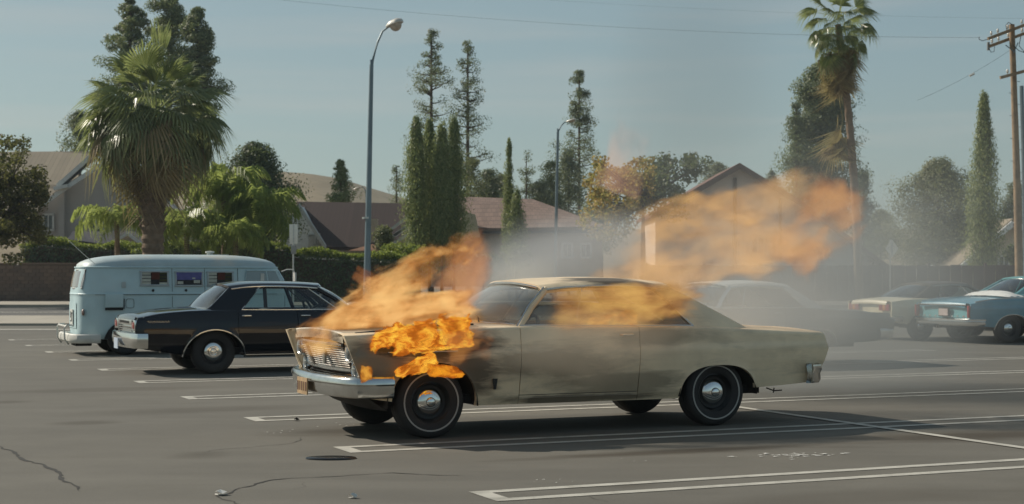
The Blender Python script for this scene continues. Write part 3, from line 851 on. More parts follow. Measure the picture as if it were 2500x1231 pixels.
conifer('pale pyramid pine rising over the dark brown roof', 832, 392, 520, 112, [(0, 42), (.3, 34), (.6, 17), (.8, 12), (1, 4)], leafmat('pale_pine_needles', [(.12, .16, .07), (.18, .22, .09), (.25, .275, .12)], .35), 90, 34, .3, 26, .5, ga)
# -- Italian cypresses
gc = 'Italian cypresses in a row'
cyp = [(0, 20), (.05, 24), (.25, 25), (.5, 21), (.75, 14), (.92, 6), (1, 1)]
for i, (px, yt, k, lab) in enumerate(((1016, 302, .95, 'dark green Italian cypress beside the brown roof, first of four'), (1048, 308, .78, 'Italian cypress second from the brown roof in the row of four'), (1079, 316, .80, 'Italian cypress third from the brown roof in the row of four'), (1108, 300, 1.02, 'Italian cypress last of the row of four, next to the pink-brown roof'))):
    conifer(lab, px, yt, 622, 88 + (i % 2) * 1.5, [(h, w * k) for h, w in cyp], GR['cypress'], 210, 34, .30, 31 + i, .55, gc, 'cypress_tree', rag=.18, spread0=.25, fine=1.7, flat_=2.4, up=np.array([0, 0, 2.2]), aspect=.3, limb=0, gaps=0)
conifer('very slim cypress standing alone before the hipped roof', 1243, 342, 625, 90, [(0, 15), (.3, 13), (.6, 8), (.8, 4), (1, 1)], GR['cypress'], 120, 30, .25, 36, .30, None, 'cypress_tree', rag=.16, fine=1.7, flat_=2.2, up=np.array([0, 0, 2.2]), aspect=.3, limb=0)
conifer('tall narrow cypress near the utility pole', 2402, 240, 668, 86, [(0, 26), (.15, 30), (.4, 27), (.6, 20), (.78, 9), (.86, 5), (1, 1)], GR['cypress'], 280, 40, .30, 37, .6, None, 'cypress_tree', rag=.16, fine=1.7, flat_=2.2, up=np.array([0, 0, 2.2]), aspect=.3, limb=0, lean=-8)
conifer('slim dark cypress in smoke just beside the tufted sprig', 1262, 470, 630, 89, [(0, 22), (.5, 17), (.85, 8), (1, 2)], GR['cypress'], 100, 26, .28, 38, .38, None, 'cypress_tree', rag=.16, fine=1.7, flat_=2.2, up=np.array([0, 0, 2.2]), aspect=.3, limb=0)
# -- conifers on the smoky side
conifer('massive blue-green conifer behind the tall palm', 2008, 160, 560, 112, [(0, 82), (.3, 84), (.5, 80), (.68, 62), (.78, 55), (.9, 42), (.97, 25), (1, 10)], leafmat('blue_green_needles', [(.07, .105, .075), (.125, .165, .10), (.19, .22, .12), (.23, .25, .13)], .35), 430, 60, .42, 41, 1.0, None, gaps=.15, fine=1.9)
conifer('narrow conifer finger rising at the flank of the massive one', 1944, 252, 520, 110, [(0, 26), (.6, 18), (1, 5)], leafmat('blue_green_tips', [(.10, .14, .08), (.19, .22, .12)], .35), 60, 40, .36, 42, .7, None)
conifer('dim conifer low beside the tall palm trunk', 2108, 420, 640, 114, [(0, 50), (.4, 34), (.8, 16), (1, 4)], GR['airy'], 80, 36, .36, 43, .8, None, gaps=.2)
conifer('broad olive tree dimmed by smoke beyond the diamond sign', 2290, 398, 650, 104, [(0, 120), (.25, 118), (.5, 105), (.7, 85), (.85, 60), (1, 20)], GR['olive'], 330, 44, .36, 44, 1.15, None, 'smoke_dimmed_tree', gaps=.1)
conifer('grey-green tree partly cut by the frame behind the utility pole', 2478, 450, 660, 104, [(0, 50), (.4, 46), (.8, 26), (1, 8)], GR['airy'], 110, 36, .36, 45, .8, None, gaps=.1)
conifer('small far tree just beyond the tall gable ridge', 1885, 420, 520, 130, [(0, 30), (.6, 20), (1, 4)], GR['airy'], 40, 30, .36, 46, .7, None)
conifer('round far tree peeping over the tall gable', 1752, 402, 520, 125, [(0, 46), (.5, 42), (.85, 30), (1, 10)], GR['olive'], 60, 36, .36, 47, .8, None)
# -- far tree bank behind the hipped roof (each tree its own)
for i, (px, yt, w, m_, lab) in enumerate(((1150, 395, 45, 'olive', 'hazy olive tree behind the last cypress of the row'), (1195, 420, 48, 'airy', 'grey-green far tree between cypress row and slim cypress'), (1320, 440, 42, 'airy', 'dim far tree filling the gap beside the slim street lamp'), (1345, 400, 26, 'pine', 'small dark far pine right behind the slim lamp pole'), (1388, 372, 34, 'airy', 'grey pine low behind the bushy-waisted airy pine'), (1470, 460, 46, 'olive', 'olive far tree under the orange-leaved one'), (1225, 430, 30, 'olive', 'low olive far tree behind the very slim cypress'), (2150, 520, 46, 'olive', 'low smoke-dimmed tree between palm trunk and diamond sign'))):
    conifer(lab, px, yt, 610, 112 + i * 1.5, [(0, w), (.5, w * .95), (.8, w * .7), (1, w * .2)], GR[m_], 80, 34, .38, 60 + i, .9, 'far trees behind the roofs', 'far_tree', gaps=.1, limb=10)
# -- round dark tree behind the queen palms
conifer('round dark broadleaf tree behind the bright palms', 622, 362, 600, 92, [(0, 82), (.3, 84), (.6, 74), (.8, 54), (.92, 36), (1, 12)], GR['dark'], 240, 60, .28, 71, 1.0, None, 'broadleaf_tree', rag=.2, aspect=.7, flat_=.8)
# -- orange-leaved tree
def orange_tree():
    rs = np.random.default_rng(72); Y = 82; s_ = Y / FPX
    cent = []
    for (cx, cy_, rx, ry, n) in ((1500, 470, 75, 62, 70), (1580, 445, 80, 55, 70), (1640, 420, 60, 40, 34), (1690, 402, 36, 22, 14), (1480, 540, 60, 40, 30), (1610, 500, 70, 50, 36), (1455, 420, 26, 40, 10)):
        for k in range(n):
            a = rs.random() * 6.28; q = rs.random() ** .5
            p = P(cx + rx * q * math.cos(a), cy_ + ry * q * math.sin(a), Y + rs.normal() * 1.1); cent.append(p)
    cent = np.array([tuple(p) for p in cent])
    pts, nr = clumps(cent, .42, 34, rs, .8, True)
    v, f = leaf_quads(pts, .20, rs, aspect=.65, nrm=nr)
    green = pts[:, 0] > (1590 - 1250) * s_
    vv = v.reshape(-1, 4, 3)
    base = P(1570, 700, Y); base.z = 0
    top = P(1570, 500, Y)
    limbs = [[top, top.lerp(Vector(c), .6) + Vector((0, 0, .1)), Vector(c)] for c in cent[rs.choice(len(cent), 60, replace=False)]]
    lv = []
    for msk, m_ in ((~green, GR['autumn']), (green, GR['dark'])):
        q = vv[msk].reshape(-1, 3); lv.append((q, np.arange(len(q)).reshape(-1, 4), m_))
    tree('autumn_tree', 'orange and green leafed tree beside the tall gabled house', 'tree', base, [base, base.lerp(top, .6), top], limbs, lv, None, .2)
orange_tree()
# -- dark tree at the left edge
def left_tree():
    rs = np.random.default_rng(73); Y = 72
    cent = []
    for (cx, cy_, rx, ry, n) in ((10, 500, 85, 85, 120), (60, 470, 55, 55, 50), (30, 560, 75, 40, 50), (20, 390, 40, 40, 16), (-60, 480, 90, 110, 80), (15, 345, 22, 12, 5), (50, 350, 20, 8, 4), (95, 560, 26, 30, 10), (30, 610, 30, 26, 7), (80, 420, 24, 12, 6)):
        for k in range(n):
            a = rs.random() * 6.28; q = rs.random() ** .5
            cent.append(tuple(P(cx + rx * q * math.cos(a), cy_ + ry * q * math.sin(a), Y + rs.normal() * 1.2)))
    cent = np.array(cent); pts, nr = clumps(cent, .36, 48, rs, .8, True)
    v, f = leaf_quads(pts, .16, rs, aspect=.6, nrm=nr)
    base = P(-40, 700, Y); base.z = 0; top = P(-20, 560, Y)
    limbs = [[top, top.lerp(Vector(c), .6) + Vector((0, 0, .15)), Vector(c)] for c in cent[rs.choice(len(cent), 70, replace=False)]]
    tree('shady_tree', 'dark brown-green leafy tree at the edge beside the grey house', 'tree', base, [base, base.lerp(top, .6), top], limbs, [(v, f, GR['brown'])], None, .22)
left_tree()

# -- hedge and shrubs
def hedge(label, px0, px1, ytops, Y, depth, dens, seed, tops=True):
    rs = np.random.default_rng(seed); s_ = Y / FPX
    x0, x1 = (px0 - 1250) * s_, (px1 - 1250) * s_
    root = empty('hedge', ((x0 + x1) / 2, Y, 0), label, 'hedge')
    o = np.array(root.location)
    zt = lambda x: CAMH + (HZ - np.interp(x / s_ + 1250, [p for p, _ in ytops], [q for _, q in ytops])) * s_
    n = int((x1 - x0) * dens)
    x = rs.uniform(x0, x1, n); h = zt(x) - .12; z = rs.random(n) * h
    bump = .10 * np.sin(x * 2.1) * np.sin(z * 3 + x) + .08 * np.sin(x * 5.3 + z * 4)
    y = Y - depth / 2 + bump + rs.normal(size=n) * .07
    nt = n // 3
    xt = rs.uniform(x0, x1, nt); zt_ = zt(xt) - .1 + rs.normal(size=nt) * .06 + .06 * np.sin(xt * 3.1); yt = Y + rs.uniform(-depth / 2, depth / 2, nt)
    pts = np.concatenate([np.stack([x, y, z], 1), np.stack([xt, yt, zt_], 1)])
    nr = np.zeros((len(pts), 3)); nr[:n, 1] = -1; nr[n:, 2] = 1; nr[:, 0] = -.2
    v, f = leaf_quads(pts, .13 * (.7 + .7 * rs.random(len(pts))), rs, aspect=.65, nrm=nr, jit=.6)
    fast_obj('foliage', v - o, f, GR['hedge'], root)
    if tops:
        m = int((x1 - x0) * 46); cx = rs.uniform(x0, x1, m)
        cent = np.stack([cx, Y + rs.uniform(-depth * .5, depth * .4, m), zt(cx) - .05 + .16 * rs.random(m) * (1 + np.sin(cx * 1.7))], 1)
        p2 = clumps(cent, .19, 22, rs, .9); v, f = leaf_quads(p2, .13, rs, up=np.array([0, 0, .8]), aspect=.6)
        fast_obj('new_growth', v - o, f, GR['bright'], root)
    b = MB(); xs = np.linspace(x0 + .1, x1 - .1, 30)
    b.grid([[(x_ - o[0], -depth * .40, 0), (x_ - o[0], -depth * .38, float(zt(x_)) - .28), (x_ - o[0], depth * .38, float(zt(x_)) - .28), (x_ - o[0], depth * .4, 0)] for x_ in xs])
    b.build('branches', M_bark, root)
hedge('long clipped dark hedge with bright new growth behind the van', 330, 1030, [(330, 612), (430, 604), (560, 596), (690, 598), (720, 618), (1030, 632)], 82.5, 1.3, 620, 81)
hedge('leafy bush spilling over the brown block wall', 60, 345, [(60, 600), (110, 590), (190, 600), (345, 606)], 86.5, 1.6, 500, 82)
def shrub(label, cx, cy_, rx, ry, Y, m_, n, seed, name='shrub'):
    rs = np.random.default_rng(seed); s_ = Y / FPX
    p = rs.normal(size=(n, 3)); p /= np.linalg.norm(p, axis=1, keepdims=True); p *= rs.random((n, 1)) ** .4
    c = np.array(P(cx, cy_, Y)); cent = c + p * np.array([rx * s_, rx * s_ * .8, ry * s_])
    pts, nr = clumps(cent, .22, 26, rs, .9, True)
    v, f = leaf_quads(pts, .14, rs, aspect=.6, nrm=nr)
    base = Vector((c[0], Y, 0)); top = Vector(c)
    return tree(name, label, 'shrub', base, [base, base.lerp(top, .5), top], [], [(v, f, m_)], None, .05)
shrub('grey-green rounded shrub between chimney and cypress row', 938, 585, 26, 34, 90, GR['olive'], 90, 91)
shrub('bright green low shrub at the foot of the cypress row', 985, 612, 60, 16, 84, GR['bright'], 80, 92)
shrub('leafy shrub glowing green in smoke before the tan wall', 1262, 628, 34, 30, 84, GR['olive'], 80, 93)
shrub('dark shrub in front of the cream gable boards', 2478, 622, 26, 26, 90, GR['dark'], 100, 94)
shrub('dark bush at the end of the hedge, half lost in smoke', 1180, 650, 60, 30, 84, GR['hedge'], 120, 95)

# -- queen palms: each frond its own object, sharing three meshes
def pinnate(seed, L=2.6):
    rs = np.random.default_rng(seed); V = []; F = []
    spine = []
    for i in range(29):
        t = i / 28; a = .95 - 2.35 * t ** 1.25
        spine.append((0, 0) if i == 0 else (spine[-1][0] + L / 28 * math.cos(a), spine[-1][1] + L / 28 * math.sin(a)))
    for i in range(2, 29):
        t = i / 28
        for s_ in (-1, 1):
            for rep in range(1):
                l_ = L * .30 * math.sin(math.pi * min(1, .12 + t * .86)) ** .7 * rs.uniform(.8, 1.15)
                x, z = spine[i]; x += rs.uniform(-.03, .03)
                dx, dy, dz = .45 + rs.uniform(-.15, .15), s_ * .75, -.30 + rs.uniform(-.25, .35)
                p0 = np.array([x, 0, z]); p1 = p0 + np.array([dx, dy, dz + .25]) * l_ * .5; p2 = p0 + np.array([dx * 1.0, dy * .85, dz - .65]) * l_
                w = np.array([.042, .012, .018])
                o = len(V); V += [p0 - w, p0 + w, p1 + w, p1 - w, p2]; F += [(o, o + 1, o + 2, o + 3), (o + 3, o + 2, o + 4, o + 4)]
    for i in range(28):
        (xa, za), (xb, zb) = spine[i], spine[i + 1]; w = .026 * (1 - i / 30)
        o = len(V); V += [np.array([xa, -w, za]), np.array([xa, w, za]), np.array([xb, w, zb]), np.array([xb, -w, zb])]; F.append((o, o + 1, o + 2, o + 3))
    me = bpy.data.meshes.new('frond'); me.from_pydata([tuple(v) for v in V], [], [f if len(set(f)) == 4 else f[:3] for f in F]); me.materials.append(GR['queen']); return me
PIN = [pinnate(s_) for s_ in (1, 2, 3)]
def queen_palm(label, px, py, Y, n, size, seed, lo=-.9, hi=1.0, group='feathery queen palms over the hedge'):
    rs = np.random.default_rng(seed)
    c = P(px, py, Y); base = Vector((c.x, Y, 0))
    root = empty('queen_palm', base, label, 'palm tree', 0, group)
    b = MB(); b.tube([(0, 0, 0), (.05, 0, c.z * .5), (0, 0, c.z)], [.17, .14, .12], 10); b.build('trunk', M_pbark, root)
    for i in range(n):
        az = i * 2.39996 + rs.uniform(-.3, .3); el = lerp(lo, hi, (i + .5) / n) + rs.uniform(-.12, .12)
        share('frond', PIN[i % 3], root, (0, 0, c.z), (rs.uniform(-.3, .3), -el * .75, az), (size * rs.uniform(.85, 1.15),) * 3)
queen_palm('bright feathery palm under the round dark tree', 545, 470, 80, 24, 1.12, 101, -1.1, .75)
queen_palm('bright feathery palm nearest the brown roof', 634, 520, 79, 26, 1.02, 102, -1.2, .85)
queen_palm('low feathery palm between fan palm trunk and the other palms', 455, 555, 78, 20, .95, 103, -1.1, .6)
queen_palm('arching feathery palm behind the fan palm trunk by the grey house', 285, 540, 79, 14, 1.0, 104, -.7, .35)
queen_palm('feathery palm low in the middle of the hedge line', 575, 580, 77, 20, .8, 105, -1.0, .7)

# -- fan palms: fronds are fans of folded blades with a stalk
def fan_frond(seed, droop, m_, nb=19, stalk=1.05, rad=1.05, arc=2.5):
    rs = np.random.default_rng(seed); V = []; F = []
    def quad(a, b_, c, d): 
        o = len(V); V.extend([a, b_, c, d]); F.append((o, o + 1, o + 2, o + 3))
    N = 6; sp = []
    for i in range(N + 1):
        t = i / N; sp.append(np.array([stalk * t, 0, .25 * t - .28 * droop * t * t]))
    for i in range(N):
        w = np.array([0, .022, 0]); quad(sp[i] - w, sp[i] + w, sp[i + 1] + w, sp[i + 1] - w)
    h = sp[-1]; dirv = sp[-1] - sp[-2]; dirv /= np.linalg.norm(dirv)
    side = np.array([0, 1, 0]); upv = np.cross(dirv, side)
    for k in range(nb):
        a = arc * ((k + .5) / nb - .5); d = dirv * math.cos(a) + side * math.sin(a)
        a2 = arc * ((k + .95) / nb - .5); a1 = arc * ((k + .05) / nb - .5)
        l_ = rad * rs.uniform(.85, 1.1) * (1 - .12 * abs(a))
        def at_(r_, aa, fold):
            d_ = dirv * math.cos(aa) + side * math.sin(aa)
            return h + d_ * r_ + upv * fold + np.array([0, 0, -droop * .55 * max(0, r_ / rad - .35) ** 1.6 * rad * 1.6])
        p0 = h; m1, m2 = at_(l_ * .55, a1, 0), at_(l_ * .55, a2, 0); mc = at_(l_ * .55, a, .06)
        tip = at_(l_, a + rs.uniform(-.04, .04), 0) + np.array([0, 0, -rs.uniform(.0, .35) * l_ * (.4 + droop)])
        t2 = at_(l_ * .8, a, 0) + np.array([0, 0, -.06 * l_ * droop]); w_ = side * .024 * math.cos(a) - dirv * .024 * math.sin(a)
        quad(p0, m1, mc, p0); quad(p0, mc, m2, p0)
        quad(m1, t2 - w_, t2 + w_, mc); quad(mc, t2 + w_, t2 + w_, m2); quad(t2 - w_, tip, tip, t2 + w_)
    fs = []
    for f in F:
        g = []
        for q in f:
            if not any(np.allclose(V[q], V[z]) for z in g): g.append(q)
        if len(g) > 2: fs.append(tuple(g))
    me = bpy.data.meshes.new('frond'); me.from_pydata([tuple(v) for v in V], [], fs); me.materials.append(m_); return me
FAN = {'up': [fan_frond(s_, .25, GR['fan']) for s_ in (1, 2)], 'mid': [fan_frond(s_, .8, GR['fan']) for s_ in (3, 4, 5)], 'low': [fan_frond(s_, 1.25, GR['fan_old']) for s_ in (6, 7, 8)], 'dry': [fan_frond(s_, 1.7, GR['fan_dry'], 18) for s_ in (9, 10)], 'spear': [fan_frond(12, .05, GR['fan'], 12, .9, 1.5, .5)]}
def fan_palm(label, base, head, Y, fronds, size, seed, r0, r1, trunk_mid=None, skirt=True):
    """fronds: list of (kind, count, elevation from, to, start height offset from, to)"""
    rs = np.random.default_rng(seed)
    h = P(*head, Y); a = P(*base, Y); a.z = 0
    root = empty('fan_palm', a, label, 'palm tree')
    L = h - a
    mid = (P(*trunk_mid, Y) - a) if trunk_mid else L * .5
    b = MB(); N = 40; pts = []; rad = []
    for i in range(N + 1):
        t = i / N; p = (1 - t) ** 2 * Vector((0, 0, 0)) + 2 * t * (1 - t) * (mid * 2 - L * .5) + t * t * L
        pts.append(p); rad.append(lerp(r0, r1, t) * (1 + (.10 if i % 2 else -.04)))
    b.tube(pts, rad, 14); b.build('trunk', M_pbark, root, angle=30)
    k = 0
    for kind, n, e0, e1, z0, z1 in fronds:
        for i in range(n):
            t = (i + rs.random()) / n
            az = k * 2.39996 + rs.uniform(-.35, .35); k += 1
            el = lerp(e0, e1, t) + rs.uniform(-.08, .08); zo = lerp(z0, z1, t)
            ax = Vector((math.cos(az), math.sin(az), 0)) * r1 * .6
            share('frond', FAN[kind][k % len(FAN[kind])], root, L + ax + Vector((0, 0, zo)), (rs.uniform(-.6, .6), -el + rs.uniform(-.12, .12), az), (size * rs.uniform(.78, 1.15),) * 3)
    return root, L
YF = 70
root, L = fan_palm('stout shaggy fan palm with a dense drooping crown behind the van', (372, 730), (375, 300), YF,
    [('up', 13, 1.05, .35, .9, .5), ('mid', 22, .55, .0, .7, .2), ('mid', 22, .15, -.40, .4, -.2), ('low', 26, .15, -.35, .4, .1), ('low', 20, -.15, -.65, .2, -.2), ('dry', 9, .1, -.6, .2, -.2), ('dry', 16, -.55, -1.2, -.3, -.7)], 1.46, 111, .44, .50, None)
b = MB(); rs_ = np.random.default_rng(5)
for i in range(90):                                   # old leaf bases clasping the upper trunk
    t = i / 90; az = i * 2.39996; zz = L.z - 1.0 - 3.8 * t; r_ = .50 - .03 * t
    p0 = Vector((math.cos(az) * r_, math.sin(az) * r_, zz)); p1 = Vector((math.cos(az) * (r_ + .16), math.sin(az) * (r_ + .16), zz + .34 * (1 - .5 * t)))
    b.tube([p0, p1], [.09, .03], 4)
b.build('leaf_base', M_pbark, root)
for (kx, ky, rz_, el, sz) in ((-.15, 0, 2.6, 1.35, 1.45), (.05, 0, .4, 1.5, 1.65)):
    share('frond', FAN['spear'][0], root, L + Vector((kx, -.2, .6)), (1.3 if kx < 0 else 1.5, -el, rz_), (sz,) * 3)
fan_palm('very tall thin fan palm with dead skirt leaning before the massive conifer', (2098, 700), (2046, 60), 78,
    [('up', 8, .9, .3, .5, .3), ('mid', 22, .4, -.5, .4, -.2), ('mid', 12, -.4, -.9, -.2, -.8), ('dry', 44, -.8, -1.45, -.4, -1.9), ('dry', 5, -1.2, -1.45, -4.0, -5.6)], .95, 112, .22, .155, (2082, 400))
# ------------------------------------------------------------------ vehicles
M_chrome = mat('chrome', (.62, .63, .62), .16, 1.0, .08, 4, dirt=(.25, .22, .18, .45))
M_chrome_clean = mat('bright_chrome', (.70, .71, .70), .09, 1.0, .05, 4)
M_tyre = mat('tyre_rubber', (.022, .020, .020), .75, 0, .2, 8, bump=.15, bscale=40, dirt=(.07, .06, .05, .5))
M_white_rubber = mat('whitewall_rubber', (.42, .40, .37), .7, 0, .1)
M_rim = mat('black_steel_rim', (.008, .008, .009), .38, .2)
M_dark = mat('dark_underbody', (.012, .011, .011), .85)
M_well = mat('rusty_wheel_well', (.022, .017, .014), .9)
M_vinyl = mat('black_vinyl', (.018, .017, .016), .55)
M_lens = glass('lamp_lens', (.8, .82, .8), 1.2, .25)
M_red = mat('red_lens', (.30, .012, .010), .18, 0, .15, coat=.6)
M_amber = mat('amber_lens', (.55, .20, .05), .2, 0, .1, coat=.6)
M_glass = glass('window_glass', (.84, .91, .89))
M_glass_smoky = glass('smoked_window_glass', (.55, .57, .52), 1.0, .16)
M_seam = mat('black_rubber_seal', (.01, .01, .01), .7)

def wheel(root, c, side, r=.335, w=.20, whitewall=True, cap='dish', rim_r=.19, capr=.125):
    """side: -1 faces -y. rim > tyre, whitewall_stripe, hubcap"""
    s = side
    b = MB()
    ho = w / 2
    b.lathe([(rim_r + .012, s * (ho - .012)), (rim_r, s * (ho - .006)), (rim_r - .012, s * (ho - .02)), (rim_r - .03, s * (ho - .055)), (rim_r - .05, s * (ho - .062)), (.10, s * (ho - .05)), (.001, s * (ho - .05))], 36)
    wh = b.build('wheel', M_rim, root, loc=c)
    t = MB()
    prof = [(rim_r, s * (ho - .01)), (rim_r + .02, s * (ho + .004)), (r * .80, s * (ho + .012)), (r * .91, s * (ho + .004)), (r * .965, s * (ho - .012)), (r * .99, s * (ho - .03)), (r, s * (ho - .06))]
    back = [(q, -h) for q, h in prof[::-1]]
    tread = []
    for k in range(3):
        h0 = s * (ho - .066 - k * .048)
        tread += [(r, h0 + s * .004), (r - .008, h0), (r - .008, h0 - s * .006), (r, h0 - s * .01)]
    t.lathe(prof + tread + back + [(rim_r, -s * (ho - .03))], 44)
    t.build('tyre', M_tyre, wh, angle=60)
    if whitewall:
        a = r * .765; q = MB()
        q.lathe([(a, s * (ho + .008)), (a + .001, s * (ho + .0165)), (a + .013, s * (ho + .0165)), (a + .014, s * (ho + .008))], 44)
        q.build('whitewall_stripe', M_white_rubber, wh)
    h = MB()
    if cap == 'dish':
        h.lathe([(capr, s * (ho - .055)), (capr + .004, s * (ho - .048)), (capr - .008, s * (ho - .036)), (capr * .8, s * (ho - .020)), (capr * .5, s * (ho - .010)), (.045, s * (ho - .008)), (.042, s * (ho + .004)), (.030, s * (ho + .010)), (.001, s * (ho + .012))], 32)
        h.build('hubcap', M_chrome_clean, wh, angle=50)
    else:
        h.lathe([(capr, s * (ho - .05)), (capr, s * (ho - .042)), (capr * .86, s * (ho - .032)), (capr * .60, s * (ho - .030)), (capr * .56, s * (ho - .020)), (capr * .40, s * (ho - .018)), (capr * .38, s * (ho - .028)), (capr * .30, s * (ho - .03)), (capr * .28, s * (ho - .012)), (.001, s * (ho - .008))], 32)
        h.build('hubcap', M_chrome_clean, wh, angle=30)
    return wh

def flange(b, line, dy=.028, dz=0):
    vs = [p for p in line] + [(p[0], p[1] - math.copysign(dy, p[1]), p[2] + dz) for p in line]
    n = len(line)
    b.add(vs, [(i, i + 1, n + i + 1, n + i) for i in range(n - 1)])

class CarShape:
    def __init__(s, sp):
        s.__dict__.update(sp)
    def zt(s, u): return sm(s.belt, u, .18)
    def W(s, u): return sm(s.plan, u, .2)
    def zl(s, u):
        z = pw(s.sill, u)
        for uc, a, top, p, base in s.arches:
            x = abs((u - uc) / a)
            if x < 1: z = max(z, base + (top - base) * (1 - x ** p) ** (1 / p))
        return z
    def g(s, z): return pw(s.gz, z)
    def shift(s, u, z):
        f = max(0., min(1., (s.uF + .5 - u) / .5)); r = max(0., min(1., (u - s.uR + .6) / .6))
        return f * pw(s.fshift, z) + r * pw(s.rshift, z)
    def pt(s, u, z, side, off=0):
        w = s.W(u) * s.g(z)
        for e in (u - s.uF, s.uR - u):
            if e < .05: w -= .02 * (1 - e / .05) ** 2
        # flared lip over the arches
        for uc, a, top, p, base in s.arches:
            d = z - s.zl(u)
            if abs(u - uc) < a and d < .05: w += s.lip * (1 - d / .05)
        return (u + s.shift(u, z), side * (w - off), z)
    def ucols(s, u0, u1, step=.08):
        us = {round(u0, 4), round(u1, 4)}
        n = max(1, int((u1 - u0) / step))
        us |= {round(lerp(u0, u1, i / n), 4) for i in range(n + 1)}
        for uc, a, *_ in s.arches:
            for i in range(29):
                x = uc + a * math.cos(math.pi * i / 28) * .9999
                if u0 < x < u1: us.add(round(x, 4))
            for x in (uc - a - .002, uc + a + .002):
                if u0 < x < u1: us.add(round(x, 4))
        return sorted(us)
    def panel(s, u0, u1, side, zlo=None, zhi=None, inner=None, gap=.004, top=True):
        """a pressed side panel with folded edges; goes over the shoulder when top"""
        u0 += gap; u1 -= gap
        Z = sorted({.26 + i * .045 for i in range(20)} | {z for z, _ in s.gz})
        b = MB(); rows = []
        for u in s.ucols(u0, u1):
            zl = s.zl(u) if zlo is None else max(zlo + gap, s.zl(u))
            zt = s.zt(u)
            lim = (zt - .03) if top else (zhi - gap)
            row = []
            for z in Z:
                row.append(s.pt(u, min(max(z, zl), lim), side))
            if top:
                w = s.W(u) * s.g(zt - .03)
                for e in (u - s.uF, s.uR - u):
                    if e < .05: w -= .02 * (1 - e / .05) ** 2
                sh = s.shift(u, zt)
                for dw, dz in ((.006, -.014), (.02, -.003), (.045, .001)):
                    row.append((u + sh, side * (w - dw), zt + dz))
                inn = inner(u) if inner else .08
                for k in (.5, 1):
                    v = w - lerp(.045, inn, k)
                    row.append((u + sh, side * v, s.topz(u, v)))
            rows.append(row)
        b.grid(rows)
        flange(b, rows[0]); flange(b, rows[-1])
        flange(b, [r[0] for r in rows], .035); flange(b, [r[-1] for r in rows], .0, -.03)
        return b
    def topz(s, u, v):
        w = s.W(u)
        return s.zt(u) + .001 + s.crown * (1 - min(1, (abs(v) / (w - .05)) ** 2))

def strip_tube(b, pts, r=.008, n=6): b.tube(pts, r, n)

